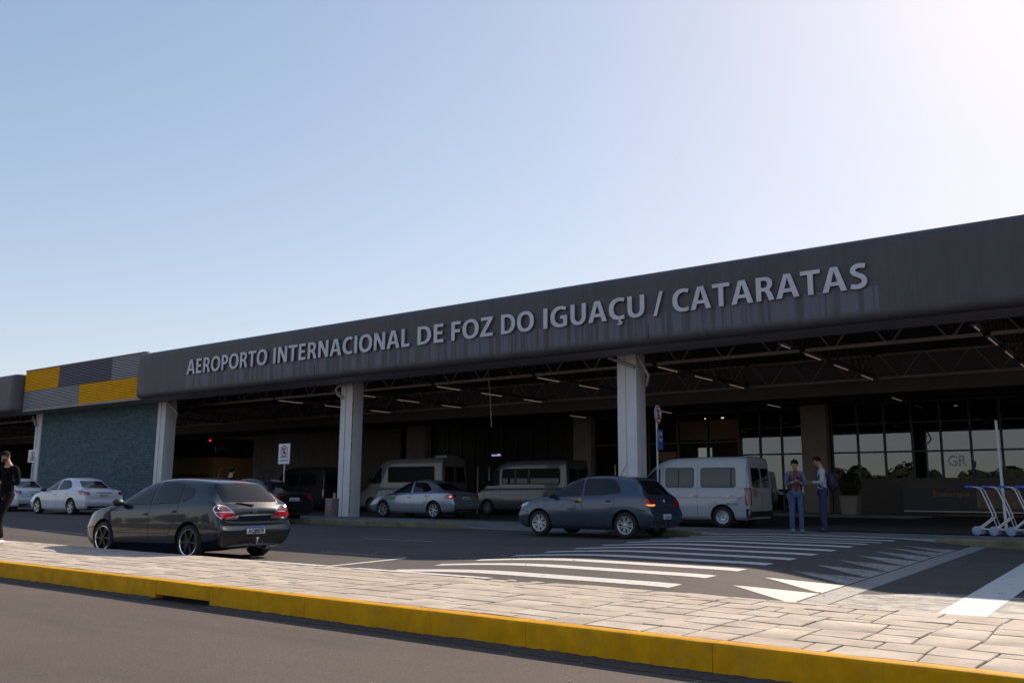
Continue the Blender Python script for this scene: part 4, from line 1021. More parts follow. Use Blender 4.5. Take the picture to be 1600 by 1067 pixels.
        lo_ = cut(inn, zc - .008, lambda z: z < zc - .008)
        decal('lamp_lens', bvh, lo_, fc, tl_red if kind == 'fam' or s > 0 else amber, big, .010, .04)
    if kind == 'fam':
        decal('chrome_strip', bvh, [(-.56, .795), (.56, .795), (.56, .825), (-.56, .825)], 'B', chrome, root, .014, .08, .01)
        decal('plate_recess', bvh, [(-.42, .69), (.42, .69), (.46, .785), (-.46, .785)], 'B', paint, root, .003, .08)
        decal('rear_gap', bvh, line_poly([(-.70, .965), (-.66, .70), (.66, .70), (.70, .965)], .012), 'B', gap_m, root, .002, .06)
        decal('rear_bumper_gap', bvh, line_poly([(-.84, .665), (.84, .665)], .010), 'B', gap_m, root, .002, .06)
        plate(root, bvh, .535, .42, 'AQJ8E78')
        h = bvh.ray_cast(Vector((15, 0, .88)), Vector((-1, 0, 0)))[0]
        e = MB().lathe([(.030, .0), (.032, .012), (.044, .012), (.046, 0)], (h.x - .003, 0, .88), 'x', 24); e.box(h.x, h.x + .010, -.044, .044, .873, .887); e.build('emblem', chrome, root, 30)
        # wiper, roof lip, third brake lamp, exhaust, tow ball
        w_ = []
        for y, z in ((.0, .985), (-.16, 1.005), (-.36, 1.03)):
            hh = bvh.ray_cast(Vector((15, y, z)), Vector((-1, 0, 0)))[0]; w_.append((hh.x + .02, y, z))
        MB().tube(w_, [.022, .014, .008], 8).build('rear_wiper', trim_m, root, True)
        decal('brake_light', bvh, [(-.16, 1.375), (.16, 1.375), (.16, 1.392), (-.16, 1.392)], 'B', tl_red, root, .01, .06)
        ex = MB(); ex.tube([(.45, .35, .22), (.74, .35, .215)], .035, 10); ex.build('exhaust', chrome, root, True)
        MB().tube([(.60, 0, .30), (.82, 0, .30), (.84, 0, .36)], .02, 8).ell((.84, 0, .385), (.028, .028, .028), 12, 8).build('tow_bar', chrome, root, True)
        hh = bvh.ray_cast(Vector((-.35, 0, 6)), Vector((0, 0, -1)))[0]
        MB().tube([hh + Vector((-.01, 0, -.01)), hh + Vector((.06, 0, .20))], [.010, .006], 8).build('antenna', trim_m, root, True)
        for f in 'LR': decal('side_moulding', bvh, line_poly(q([(1.25, .44), (2.9, .46)]), .012), f, trim_m, root, .004, .1)
    else:
        decal('rear_gap', bvh, line_poly([(-.64, 1.0), (-.60, .62), (.60, .62), (.64, 1.0)], .012), 'B', gap_m, root, .002, .06)
        plate(root, bvh, .50, .38, 'AZU9D41', blue=False, h_=.12)
        h = bvh.ray_cast(Vector((15, 0, .86)), Vector((-1, 0, 0)))[0]
        e = MB().lathe([(.036, .0), (.038, .010), (.050, .010), (.052, 0)], (h.x - .003, 0, .86), 'x', 24)
        for y0, z0, y1, z1 in ((-.02, .885, 0, .835), (.02, .885, 0, .835)): e.tube([(h.x + .006, y0, z0), (h.x + .006, y1, z1)], .005, 6)
        e.build('emblem', chrome, root, 30)
        hh = bvh.ray_cast(Vector((-.55, 0, 6)), Vector((0, 0, -1)))[0]
        MB().tube([hh + Vector((-.01, 0, -.01)), hh + Vector((.20, 0, .30))], [.009, .004], 8).build('antenna', trim_m, root, True)
        MB().tube([(.55, .1, .33), (.72, .1, .33), (.74, .1, .38)], .018, 8).build('tow_bar', chrome, root, True)
        for f in 'LR': decal('bumper_gap', bvh, line_poly(q([(3.45, .60), (3.62, .655), (3.86, .66)]), .012), f, gap_m, root, .002, .05); decal('bumper_gap', bvh, line_poly(q([(.02, .60), (.30, .62), (.40, .56)]), .012), f, gap_m, root, .002, .05)
        for f in 'LR': decal('sill_trim', bvh, q([(1.05, .17), (2.72, .17), (2.70, .24), (1.08, .24)]), f, trim_m, root, .004, .08, .02)
        decal('headlight', bvh, q([(.10, .68), (.16, .76), (.42, .82), (.36, .74)]), 'L', tl_clear, root, .005, .05, .02)
        for f in 'LR':
            decal('bumper_trim', bvh, q([(3.62, .42), (3.86, .44), (3.86, .36), (3.64, .34)]), f, paint, root, .006, .05, .02)
    return root, bvh, ra
def sedan(label, paint, kind='mid'):
    root = empty('sedan_car', (0, 0, 0), 0, label, 'car'); L, W, wb, ra, r = 4.58, .86, 2.70, 3.60, .318
    rings = [(.05, -.05, .0, .06, .26, .45, .58, .62, .54, .44), (.10, .0, .10, .18, .19, .47, .66, .71, .74, .58), (.45, .45, .52, .58, .17, .5, .80, .85, .83, .66),
             (1.0, 1.0, 1.04, 1.10, .17, .55, .89, .94, .855, .66), (1.3, 1.3, 1.3, 1.46, .17, .56, .91, 1.08, .86, .68), (1.65, 1.65, 1.65, 1.92, .17, .56, .93, 1.32, .865, .64),
             (2.1, 2.1, 2.1, 2.28, .17, .56, .945, 1.43, .865, .62), (2.65, 2.65, 2.65, 2.7, .17, .56, .96, 1.465, .865, .61), (3.1, 3.1, 3.1, 3.08, .17, .56, .975, 1.445, .865, .60),
             (3.45, 3.45, 3.45, 3.40, .18, .57, .99, 1.34, .865, .595), (3.75, 3.75, 3.78, 3.72, .20, .57, 1.0, 1.14, .86, .60), (4.0, 4.05, 4.02, 3.98, .22, .57, .99, 1.045, .84, .60), (4.32, 4.38, 4.33, 4.32, .24, .57, .97, 1.02, .81, .61),
             (4.44, 4.54, 4.48, 4.47, .25, .56, .91, .96, .80, .64), (4.49, 4.62, 4.55, 4.53, .26, .55, .78, .84, .76, .60), (4.47, 4.61, 4.55, 4.54, .31, .50, .66, .70, .67, .55)]
    rings = [(a - ra, b - ra, c - ra, d - ra, *q) for a, b, c, d, *q in rings]
    me, bvh = body_from_rings(rings, paint, (-wb, 0), r, W); link('body', me, None, root, 30)
    q = lambda pts: [(x - ra, z) for x, z in pts]
    gl = [[(1.40, .97), (1.68, 1.12), (1.98, 1.28), (2.16, 1.345), (2.36, 1.365), (2.40, .965), (1.7, .95)], [(2.47, 1.37), (2.95, 1.36), (3.12, 1.31), (3.38, 1.13), (3.42, 1.05), (3.2, .995), (2.49, .97)]]
    for pl in gl:
        for f in 'LR': decal('side_window', bvh, q(pl), f, car_glass, root, .005, .07, .035)
    decal('rear_window', bvh, [(-.54, 1.065), (.54, 1.065), (.44, 1.33), (-.44, 1.33)], 'B', car_glass, root, .005, .06, .05)
    decal('windscreen', bvh, [(-.58, .98), (.58, .98), (.48, 1.35), (-.48, 1.35)], 'F', car_glass, root, .004, .08, .05)
    seams(root, bvh, [q(l) for l in ([(1.06, .89), (1.14, .50), (1.26, .24)], [(2.43, .95), (2.44, .6), (2.46, .24)], [(3.34, .99), (3.32, .80), (3.1, .55), (2.95, .24)])])
    handles(root, bvh, q([(2.30, .80), (3.2, .84)]), paint if kind != 'taxi' else chrome); mirror(root, 1.54 - ra, .97, W * .96, trim_m if kind == 'white' else paint)
    for ax in (-wb, 0):
        for s in (-1, 1): wheel(root, ax, s, W, r, alloy, (5, .2, .016) if kind == 'white' else (7, 0, .022), .70)
    for f in 'LR':
        if kind == 'white': tlp = [(4.02, .95), (4.20, .80), (4.46, .78), (4.50, .90), (4.3, .96)]
        else: tlp = [(4.06, .74), (4.22, .91), (4.42, .93), (4.53, .88), (4.54, .74), (4.3, .72)]
        t_ = decal('tail_light', bvh, q(tlp), f, tl_red, root, .005, .05, .03)
        decal('lamp_lens', bvh, q([(4.36, .80), (4.46, .80), (4.46, .86), (4.36, .86)]), f, amber if kind == 'taxi' and f == 'L' else tl_clear, t_, .008, .04)
        if kind == 'taxi':
            decal('livery_stripe', bvh, q(line_poly([(.5, .80), (1.05, .885), (2.4, .94), (3.5, .975), (4.25, .965)], .045)), f, M('navy livery stripe', (.02, .035, .16), .35, coat=1), root, .0035, .08)
            decal('livery_badge', bvh, q([(1.25, .70), (1.62, .72), (1.60, .82), (1.27, .80)]), f, M('green livery badge', (.10, .22, .06), .4), root, .004, .08, .02)
            decal('side_moulding', bvh, q(line_poly([(1.2, .47), (3.0, .50)], .03)), f, chrome if f == 'x' else paint, root, .012, .08)
    for s in (-1, 1): decal('tail_light', bvh, [(s * .56, .90), (s * .76, .90), (s * .77, .79), (s * .60, .78)], 'B', tl_red, root, .006, .05, .03)
    decal('chrome_strip', bvh, [(-.34, .855), (.34, .855), (.34, .885), (-.34, .885)], 'B', chrome, root, .012, .06)
    decal('lower_trim', bvh, [(-.62, .26), (.62, .26), (.66, .36), (-.66, .36)], 'B', trim_m, root, .006, .06, .03)
    plate(root, bvh, .77, .40, 'BBR6A27', blue=False, h_=.11)
    decal('boot_gap', bvh, line_poly([(-.60, .98), (-.57, .68), (.57, .68), (.60, .98)], .010), 'B', gap_m, root, .002, .06)
    return root, bvh, ra
def van(label, paint, L, H, W, wb, r, kind, gmat=car_glass):
    root = empty('passenger_van', (0, 0, 0), 0, label, 'van'); ra = L - (L * .185)
    k = H / 2.15; hz = lambda z: z * k
    rings = [(.10, .04, .08, .14, .30, .50, .70, .75, .62, .52), (.14, .10, .16, .24, .24, .5, .84, .90, W * .90, W * .72), (.40, .40, .42, .50, .22, .55, .98, 1.05, W * .97, W * .76),
             (.78, .78, .80, .88, .22, .6, 1.10, 1.18, W, W * .80), (.98, .98, .98, 1.18, .22, .6, 1.14, hz(1.45), W, W * .83), (1.2, 1.2, 1.2, 1.55, .22, .6, 1.16, hz(1.90), W, W * .84), (1.5, 1.5, 1.5, 1.90, .22, .6, 1.17, hz(2.07), W, W * .85),
             (2.1, 2.1, 2.1, 2.3, .22, .6, 1.18, H - .01, W, W * .87), (L * .7, L * .7, L * .7, L * .7, .22, .6, 1.2, H, W, W * .88), (L - .35, L - .35, L - .35, L - .36, .22, .6, 1.2, H, W, W * .88), (L - .08, L - .05, L - .05, L - .14, .25, .6, 1.2, H - .01, W * .985, W * .87), (L - .05, L, L - .01, L - .09, .28, .6, 1.2, H - .06, W * .93, W * .82)]
    rings = [(a - ra, b - ra, c - ra, d - ra, *q) for a, b, c, d, *q in rings]
    me, bvh = body_from_rings(rings, paint, (ra - wb - ra, 0), r, W); body = link('body', me, None, root, 30)
    q = lambda pts: [(x - ra, z) for x, z in pts]
    z0, z1 = hz(1.22), hz(1.80)
    wins = {'short': [[(2.02, z0), (2.95, z0), (2.95, z1), (2.02, z1)], [(3.20, z0), (4.28, z0), (4.28, z1 - .01), (3.20, z1 - .01)]],
            'sprinter': [[(2.30, z0 - .02), (L - .55, z0 - .02), (L - .58, z1), (2.28, z1)]],
            'long': [[(1.98, z0), (L - .40, z0), (L - .42, z1), (1.98, z1)]], 'dark': [[(2.2, z0), (3.1, z0), (3.1, z1), (2.2, z1)], [(3.2, z0), (4.5, z0), (4.5, z1), (3.2, z1)]]}[kind]
    for pl in wins:
        for f in 'LR':
            sw = decal('side_window', bvh, [(x, z) for x, z in q([(x + (.02 if x > sum(p[0] for p in pl) / 4 else -.02), z + (.02 if z > (z0 + z1) / 2 else -.02)) for x, z in pl])], f, trim_m, root, .003, .12, .09)
            decal('pane', bvh, q(pl), f, gmat, sw, .007, .12, .08)
    if kind == 'short':
        for f in 'LR':
            for x in (2.46, 4.16): decal('pillar_bar', bvh, q(line_poly([(x, z0 + .01), (x, z1 - .02)], .035 if x < 3 else .05)), f, trim_m, root, .010, .2)
    if kind == 'long':
        for f in 'LR':
            for x in (2.72, 3.45): decal('pillar_bar', bvh, q(line_poly([(x, z0 + .01), (x, z1 - .02)], .10)), f, trim_m, root, .010, .2)
            curt = M('pale window curtain', (.20, .20, .21), .8)
            for a, b in ((2.02, 2.30), (2.45, 2.68), (2.80, 3.38), (3.55, L - .46)): decal('curtain', bvh, q([(a, z0 + .02), (b, z0 + .02), (b, z0 + .24), (a, z0 + .24)]), f, curt, root, .009, .15)
    for f in 'LR': decal('cab_window', bvh, q([(1.02, hz(1.19)), (1.45, hz(1.60)), (1.62, hz(1.76)), (1.82, hz(1.78)), (1.84, hz(1.16)), (1.3, hz(1.14))]), f, gmat, root, .006, .08, .05)
    decal('windscreen', bvh, [(-W * .78, hz(1.22)), (W * .78, hz(1.22)), (W * .68, hz(1.86)), (-W * .68, hz(1.86))], 'F', car_glass, root, .006, .1, .08)
    seams(root, bvh, [q(l) for l in ([(1.92, z1 + .1), (1.92, .3)], [(1.0, 1.1), (1.08, .55), (1.2, .3)], [(L - .12, z1 + .1), (L - .10, .35)])], .012)
    if kind in ('short', 'long'): seams(root, bvh, [q([(3.08, z1 + .12), (3.08, .3)]), q([(1.95, .88), (L - .2, .88)])], .010)
    mirror(root, 1.12 - ra, hz(1.28), W, trim_m, 1.4)
    for s in (-1, 1):
        pl = [(s * .06, hz(1.20)), (s * W * .74, hz(1.20)), (s * W * .70, hz(1.80)), (s * .06, hz(1.80))]
        decal('rear_window', bvh, pl, 'B', car_glass, root, .006, .1, .08)
    decal('rear_gap', bvh, line_poly([(0, H - .25), (0, .42)], .014), 'B', gap_m, root, .003, .1)
    for s in (-1, 1): decal('tail_light', bvh, [(-.10, .66), (.09, .66), (.09, 1.17), (-.10, 1.17)], ('C', s, L - ra - .02, W * .97), tl_dk, root, .010, .05, .02)
    decal('bumper', bvh, [(-W * .92, .34), (W * .92, .34), (W * .92, .50), (-W * .92, .50)], 'B', trim_m, root, .03, .1, .02)
    for f in 'LR':
        decal('bumper', bvh, q([(L - .14, .30), (L - .03, .30), (L - .03, .56), (L - .14, .56)]), f, trim_m, root, .012, .1, .02)
    for ax in (-wb, 0):
        for s in (-1, 1): wheel(root, ax, s, W, r, alloy if kind in ('short',) else M('dark steel wheel', (.12, .12, .13), .5), 'steel', .62)
    return root, bvh, ra

# --- the dark family hatchback in front
p = carpaint('graphite paint', (.005, .011, .019), .2, .22)
car, bvh, ra = hatch('shiny graphite five-door hatchback with blue-topped number plate, nearest car on the road', 'fam', p)
car.location = (-14.44, 9.46 + .875, -.15); car.rotation_euler = (0, 0, R(3.7))
# --- small blue-grey hatchback by the crossing
p = carpaint('blue grey paint', (.052, .072, .108), .45, .27)
gol, bvh, ra = hatch('small blue-grey hatchback with silver wheels, roof aerial and lit rear lamp beside the white van', 'sup', p)
gol.location = (-10.62, 18.55 + .825, .045)
# --- silver taxi sedan
p = carpaint('silver blue paint', (.30, .35, .42), .5, .3)
v_, bvh, ra = sedan('silver sedan with navy side stripe and green badge waiting behind the second white column', p, 'taxi')
v_.location = (-22.95, 25.55 + .86, .10)
# --- white sedans on the far left
p = carpaint('white paint', (.62, .63, .66), 0, .3, .02)
s1, bvh, ra = sedan('white sedan parked before the teal tiled wall, the one seen whole', p, 'white'); s1.location = (-34.9, 17.7 + .86, .115)
s2, bvh, ra = sedan('white car mostly hidden behind the walking person in black at the left edge', p, 'white'); s2.location = (-41.4, 18.1 + .86, .13)
# --- dark hatch behind the graphite car
p = carpaint('black paint', (.010, .009, .010), .1, .35)
s3, bvh, ra = sedan('black car in the shade just behind the rear of the graphite hatchback', p, 'mid'); s3.location = (-24.2, 18.3 + .86, .06)
# --- white van
p = carpaint('van white', (.36, .37, .40), 0, .35, .02)
vn, bvh, vra = van('white passenger van with wide side windows parked behind the third white column', p, 4.75, 2.10, .95, 2.85, .32, 'short', van_glass)
vn.location = (-11.0, 24.98 + .95, .10)
def side_bits(root, bvh, ra):
    q = lambda pts: [(x - ra, z) for x, z in pts]
    for x in (2.95, 4.12): decal('reflector', bvh, q([(x, .905), (x + .17, .905), (x + .17, .945), (x, .945)]), 'L', tl_red, root, .006, .1); decal('reflector', bvh, q([(x - .15, .905), (x - .03, .905), (x - .03, .945), (x - .15, .945)]), 'L', tl_clear, root, .006, .1)
    decal('green_badge', bvh, q([(4.02, .66), (4.10, .66), (4.10, .73), (4.02, .73)]), 'L', M('green badge', (.04, .20, .05), .5), root, .006, .1, .01)
    text_obj('badge_text', 'TURISMO', .05, M('green grey text', (.14, .24, .17), .5), root, (4.13 - ra, -.965, .67), width=.26)
    decal('red_sticker', bvh, [(-.62, .92), (-.36, .92), (-.36, 1.14), (-.62, 1.14)], 'B', M('red sticker', (.45, .10, .10), .5), root, .006, .1)
side_bits(vn, bvh, vra)
shade_glass = M('shade dulled van glass', (.008, .008, .009), .4, spec=.08)  # darker glass copy: shade and weak reflections are put into the material
# --- minibus (tall) and silver van in the shade
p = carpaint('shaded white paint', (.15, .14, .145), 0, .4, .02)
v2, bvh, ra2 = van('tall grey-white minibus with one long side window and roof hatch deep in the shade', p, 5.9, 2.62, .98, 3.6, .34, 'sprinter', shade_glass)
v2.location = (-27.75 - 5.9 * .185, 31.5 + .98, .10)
MB().box(.1, .9, -.45, .45, 2.60, 2.74).build('roof_unit', p, v2, False, .04)
decal('door_emblem', bvh, [(1.52 - ra2, .92), (1.62 - ra2, .92), (1.62 - ra2, 1.02), (1.52 - ra2, 1.02)], 'L', trim_m, v2, .006, .1, .04)
p = carpaint('dull silver paint', (.085, .09, .098), .3, .35)
v3, bvh, ra3 = van('dull silver van with curtained side windows between the minibus and the blue-grey hatchback', p, 5.5, 2.42, .99, 3.3, .33, 'long', shade_glass)
v3.location = (-20.9 - 5.5 * .185, 31.7 + .99, .10)
p = carpaint('dark van paint', (.03, .03, .032), 0, .4, .02)
v4, bvh, ra4 = van('dark van in deep shade behind the no parking board, left of the second column', p, 5.2, 2.3, .96, 3.1, .33, 'dark')
v4.location = (-36.6 - 5.2 * .185, 33, .10)
# --- yellow and black coach, rear end towards the road
o = empty('coach', (-44, 29.3, .1), 0, 'yellow and black coach parked deep under the canopy beside the left column', 'bus')
m_y = M('coach yellow', (.17, .085, .02), .5, noise=.1); m_k = M('coach black glass', (.008, .008, .009), .1)
MB().box(-8.5, 3.35, -1.25, 1.25, .35, 2.75).build('body', m_y, o, False, .10)
MB().box(-8.45, 3.33, -1.235, 1.235, 2.76, 3.75).build('upper_body', m_k, o, False, .10)
mm = MB()
for k in range(4): mm.box(-1.2, 3.0, -1.262, -1.24, 1.25 + .17 * k, 1.31 + .17 * k)
mm.build('grille', m_k, o)
tag(MB().box(-1, 2.8, -1.262, -1.255, .9, .94).build('side_strip', m_k, o), None)
MB().ell((2.9, -1.27, 3.62), (.06, .04, .05), 10, 6).build('marker_lamp', M('lit red marker', (1, .01, .06), .4, emit=1.3), o, True)
for x in (1.6, -5.5):
    for s in (-1, 1): wheel(o, x, s, 1.22, .48, M('coach wheel', (.2, .2, .2), .5), 'steel', .6)

# ================================================================== PEOPLE
skin_m = M('skin', (.36, .20, .135), .55, noise=.1, nscale=12); hair_m = M('dark hair', (.008, .006, .005), .8, bump=.5, bscale=60, spec=.12)
def skin_mesh(nodes, edges, lvl=2):
    """nodes: name -> (co, (rx, ry)); grown with a Skin modifier from the first node"""
    names = list(nodes); idx = {n: i for i, n in enumerate(names)}
    me = bpy.data.meshes.new('sk'); me.from_pydata([nodes[n][0] for n in names], [(idx[a], idx[b]) for a, b in edges], [])
    o = bpy.data.objects.new('sk', me); col.objects.link(o)
    md = o.modifiers.new('skin', 'SKIN'); md.use_smooth_shade = True; md.branch_smoothing = .6
    if not me.skin_vertices:
        bm = bmesh.new(); bm.from_mesh(me); bm.verts.layers.skin.verify(); bm.to_mesh(me); bm.free()
    for i, n in enumerate(names):
        r = nodes[n][1]; r = r if isinstance(r, tuple) else (r, r); sv = me.skin_vertices[0].data[i]; sv.radius = r; sv.use_root = (i == 0)
    sb = o.modifiers.new('sub', 'SUBSURF'); sb.levels = lvl; sb.render_levels = lvl
    out = eval_mesh(o); bpy.data.objects.remove(o); return out
def hand_nodes(nodes, edges, pre, wrist, direction, palm_n, curl=.6, k=1.0):
    d = Vector(direction).normalized(); n = Vector(palm_n).normalized(); n = (n - d * n.dot(d)).normalized(); sd_ = d.cross(n)
    w_ = Vector(wrist); pm = w_ + d * .055 * k; nodes[pre + 'palm'] = (tuple(pm), (.030 * k, .020 * k)); edges.append((pre + 'wrist', pre + 'palm'))
    for i, (off_, ln) in enumerate(((-.027, .060), (-.009, .072), (.009, .068), (.026, .052))):
        a = pm + d * .028 * k + sd_ * off_ * k; b = a + (d * .6 + n * curl * .5).normalized() * ln * .5 * k; c = b + (d * .25 + n * curl).normalized() * ln * .5 * k
        for q, p, r in (('a', a, .0095), ('b', b, .0088), ('c', c, .0075)): nodes[f'{pre}f{i}{q}'] = (tuple(p), r * k)
        edges += [(pre + 'palm', f'{pre}f{i}a'), (f'{pre}f{i}a', f'{pre}f{i}b'), (f'{pre}f{i}b', f'{pre}f{i}c')]
    t0 = w_ + d * .035 * k - sd_ * .036 * k; t1 = t0 + (d * .6 + n * .5 - sd_ * .4).normalized() * .035 * k
    nodes[pre + 't0'] = (tuple(t0), .011 * k); nodes[pre + 't1'] = (tuple(t1), .009 * k); edges += [(pre + 'palm', pre + 't0'), (pre + 't0', pre + 't1')]
def person(label, loc, rz, H=1.75, head=(0, .03), bow=.0, joints=None, top=None, top_c2=None, legs=None, shoe=None, mask=None, zipper=None, short_sleeve=False, hair=True, torso_lean=0, group=None, pants_end=-.06):
    """local frame: faces +Y, x = its right hand side, feet on z=0"""
    o = empty('person', loc, rz, label, 'person', group); s = H / 1.75
    J = dict(pelvis=(0, 0, .96), spine=(0, .005, 1.10), chest=(0, torso_lean * .5, 1.30), neckb=(0, torso_lean, 1.455), neck=(0, torso_lean + .015, 1.52),
             shR=(.175, torso_lean * .9, 1.40), shL=(-.175, torso_lean * .9, 1.40), elR=(.235, .0, 1.12), elL=(-.235, .0, 1.12), wrR=(.2, .2, 1.12), wrL=(-.2, .2, 1.12),
             hipR=(.09, 0, .91), hipL=(-.09, 0, .91), knR=(.105, .02, .50), knL=(-.105, .02, .50), anR=(.11, -.02, .09), anL=(-.11, -.02, .09), dirR=(-.4, 1, .1), dirL=(.4, 1, .1))
    J.update(joints or {})
    V = lambda n: tuple(Vector(J[n]) * s)
    nb = Vector(J['neck']); hd = nb + Vector((head[0] * .5, head[1] + .01, .085)); tp = hd + Vector((head[0], head[1] * .6 - bow * .04, .085))
    nodes = {'pelvis': (V('pelvis'), (.125, .095)), 'spine': (V('spine'), (.115, .085)), 'chest': (V('chest'), (.135, .095)), 'neckb': (V('neckb'), (.075, .06)), 'neck': (V('neck'), .052),
             'jaw': (tuple((nb + Vector((head[0] * .3, head[1] + .012, .055))) * s), (.060, .068)), 'head': (tuple(hd * s + Vector((0, 0, .02))), (.076, .092)), 'crown': (tuple(tp * s), (.058, .070))}
    edges = [('pelvis', 'spine'), ('spine', 'chest'), ('chest', 'neckb'), ('neckb', 'neck'), ('neck', 'jaw'), ('jaw', 'head'), ('head', 'crown')]
    for d in 'RL':
        nodes['sh' + d] = (V('sh' + d), .052); nodes['el' + d] = (V('el' + d), .038); nodes[d + 'wrist'] = (V('wr' + d), .026)
        edges += [('neckb', 'sh' + d), ('sh' + d, 'el' + d), ('el' + d, d + 'wrist')]
        hand_nodes(nodes, edges, d, V('wr' + d), J['dir' + d], (0, 0, 1) if J['dir' + d][2] > -.5 else (0, 1, 0), .8)
        nodes['hip' + d] = (V('hip' + d), .085); nodes['kn' + d] = (V('kn' + d), .056); nodes['an' + d] = (V('an' + d), .036)
        a = Vector(V('an' + d)); nodes['toe' + d] = (tuple(a + Vector((0, .13, -.05))), (.036, .022))
        edges += [('pelvis', 'hip' + d), ('hip' + d, 'kn' + d), ('kn' + d, 'an' + d), ('an' + d, 'toe' + d)]
    body = link('body', skin_mesh(nodes, edges), skin_m, o, True)
    # face
    hv = hd * s + Vector((0, 0, .02)); fw = Vector((head[0] * 1.2, 1, -bow * .75)).normalized(); rg_ = Vector((1, -head[0] * 1.2, 0)).normalized(); up = rg_.cross(fw)
    for sx_ in (-1, 1):
        MB().ell(tuple(hv + fw * .078 + rg_ * sx_ * .031 + up * .012), (.011, .009, .007), 8, 6).build('eye', black_p, o, True)
        MB().ell(tuple(hv + rg_ * sx_ * .080 - up * .005), (.012, .020, .030), 8, 6).build('ear', skin_m, o, True)
    MB().tube([tuple(hv + fw * .080 + up * .02), tuple(hv + fw * .108 - up * .018), tuple(hv + fw * .085 - up * .026)], [.010, .015, .012], 8).build('nose', skin_m, o, True)
    MB().ell(tuple(hv + fw * .082 - up * .052), (.024, .008, .006), 10, 6).build('mouth', M('lips', (.25, .09, .075), .5), o, True)
    if hair:
        m = MB(); m.ell((0, 0, 0), (.090, .104, .098), 24, 16)
        keep = []
        for i, v in enumerate(m.v): keep.append(v)
        fs = [f for f in m.f if not (sum(m.v[i][1] for i in f) / 4 > .020 and sum(m.v[i][2] for i in f) / 4 < .052) and sum(m.v[i][2] for i in f) / 4 > -.060]
        mat_ = Matrix((rg_, fw, up)).transposed(); c_ = hv + up * .030
        m.v = [tuple(mat_ @ Vector((x * random.uniform(.985, 1.03), y * random.uniform(.985, 1.03), z * random.uniform(.985, 1.04))) + c_) for x, y, z in m.v]; m.f = fs
        m.build('hair', hair_m, o, True)
    if mask: 
        m = MB(); m.ell(tuple(hv + fw * .052 - up * .035), (.062, .058, .050), 16, 10); m.build('face_mask', mask, o, True)
    # clothing
    if top:
        ex = .020; tn = {'spine': (V('spine'), (.145 + ex * .3, .118)), 'hem': (tuple(Vector(V('pelvis')) + Vector((0, .0, -.06))), (.158, .128)), 'chest': (V('chest'), (.158, .120)), 'neckb': (tuple(Vector(V('neckb')) + Vector((0, 0, .0))), (.095, .075))}
        te = [('spine', 'hem'), ('spine', 'chest'), ('chest', 'neckb')]
        for d in 'RL':
            e_, w_ = Vector(V('el' + d)), Vector(V('wr' + d)); cuff = e_.lerp(w_, .12 if short_sleeve else .86)
            tn['sh' + d] = (V('sh' + d), .072); tn['el' + d] = (V('el' + d), .056); tn['cu' + d] = (tuple(cuff), .050 if short_sleeve else .042)
            te += [('neckb', 'sh' + d), ('sh' + d, 'el' + d), ('el' + d, 'cu' + d)]
        link('top', skin_mesh(tn, te), top, o, True)
    if zipper:
        c_ = Vector(V('chest')); sp_ = Vector(V('spine')); f1 = .118
        m = MB(); m.tube([tuple(Vector(V('neckb')) + Vector((0, .052, .02))), tuple(c_ + Vector((0, f1 - .052, .06))), tuple(c_ + Vector((0, f1 - .045, 0))), tuple(sp_ + Vector((0, f1 - .05, 0))), tuple(sp_ + Vector((0, f1 - .055, -.12)))], [.05, .058, .062, .062, .058], 12)
        m.build('shirt_front', zipper, o, True)
    if legs:
        tn = {'pelvis': (V('pelvis'), (.118, .098))}; te = []
        for d in 'RL':
            k_, a_ = Vector(V('kn' + d)), Vector(V('an' + d)); tn['hip' + d] = (V('hip' + d), .098); tn['kn' + d] = (V('kn' + d), .073); tn['an' + d] = (tuple(k_.lerp(a_, 1 - pants_end)), .062)
            te += [('pelvis', 'hip' + d), ('hip' + d, 'kn' + d), ('kn' + d, 'an' + d)]
        link('trousers', skin_mesh(tn, te), legs, o, True)
    for d in 'RL':
        a_ = Vector(V('an' + d))
        m = MB(); m.ell((0, .055, .045), (.052, .145, .050), 16, 10); m.v = [(x, y, max(z, 0.0)) for x, y, z in m.v]; m.v = [(x + a_.x, y + a_.y - .01, z + a_.z - .09 * s) for x, y, z in m.v]
        m.build('shoe', shoe, o, True)
    return o
def backpack(label, loc, rz, mat, sc=1.0):
    o = empty('backpack', loc, rz, label, 'backpack')
    m = MB(); m.ell((0, 0, 0), (.17 * sc, .115 * sc, .25 * sc), 18, 12); m.v = [(x, y, z + (.03 if z < 0 else 0)) for x, y, z in m.v]; m.build('bag', mat, o, True)
    MB().ell((0, -.09 * sc, -.06), (.12 * sc, .06, .12 * sc), 14, 8).build('pocket', mat, o, True)
    for s in (-1, 1): MB().tube([(s * .10, .06, .14), (s * .115, .16, .215), (s * .12, .28, .20), (s * .125, .335, .08), (s * .135, .30, -.08), (s * .14, .10, -.16)], .019, 8).build('strap', mat, o, True)
    return o
grey_j = M('grey hooded jacket', (.095, .11, .15), .85, noise=.2); white_s = M('white sweatshirt', (.36, .36, .40), .8, noise=.1); jean = M('light blue jeans', (.04, .085, .17), .8, noise=.35, nscale=6)
navy = M('navy trousers', (.018, .028, .085), .8, noise=.2); blk = M('black sweater', (.006, .006, .007), .95, noise=.2, spec=.08); dkpant = M('black joggers', (.008, .0075, .008), .95, noise=.2, spec=.08)
wshoe = M('white trainers', (.55, .55, .56), .6); gshoe = M('blue grey trainers', (.16, .22, .30), .6); kshoe = M('dark shoes', (.015, .014, .015), .5); wine = M('wine red shirt', (.16, .02, .03), .8); navyb = M('navy backpack cloth', (.012, .016, .035), .7)
face = lambda x, y: math.atan2(-x, y)              # heading so that local +Y looks along (x, y)
a = face(.55, -1)
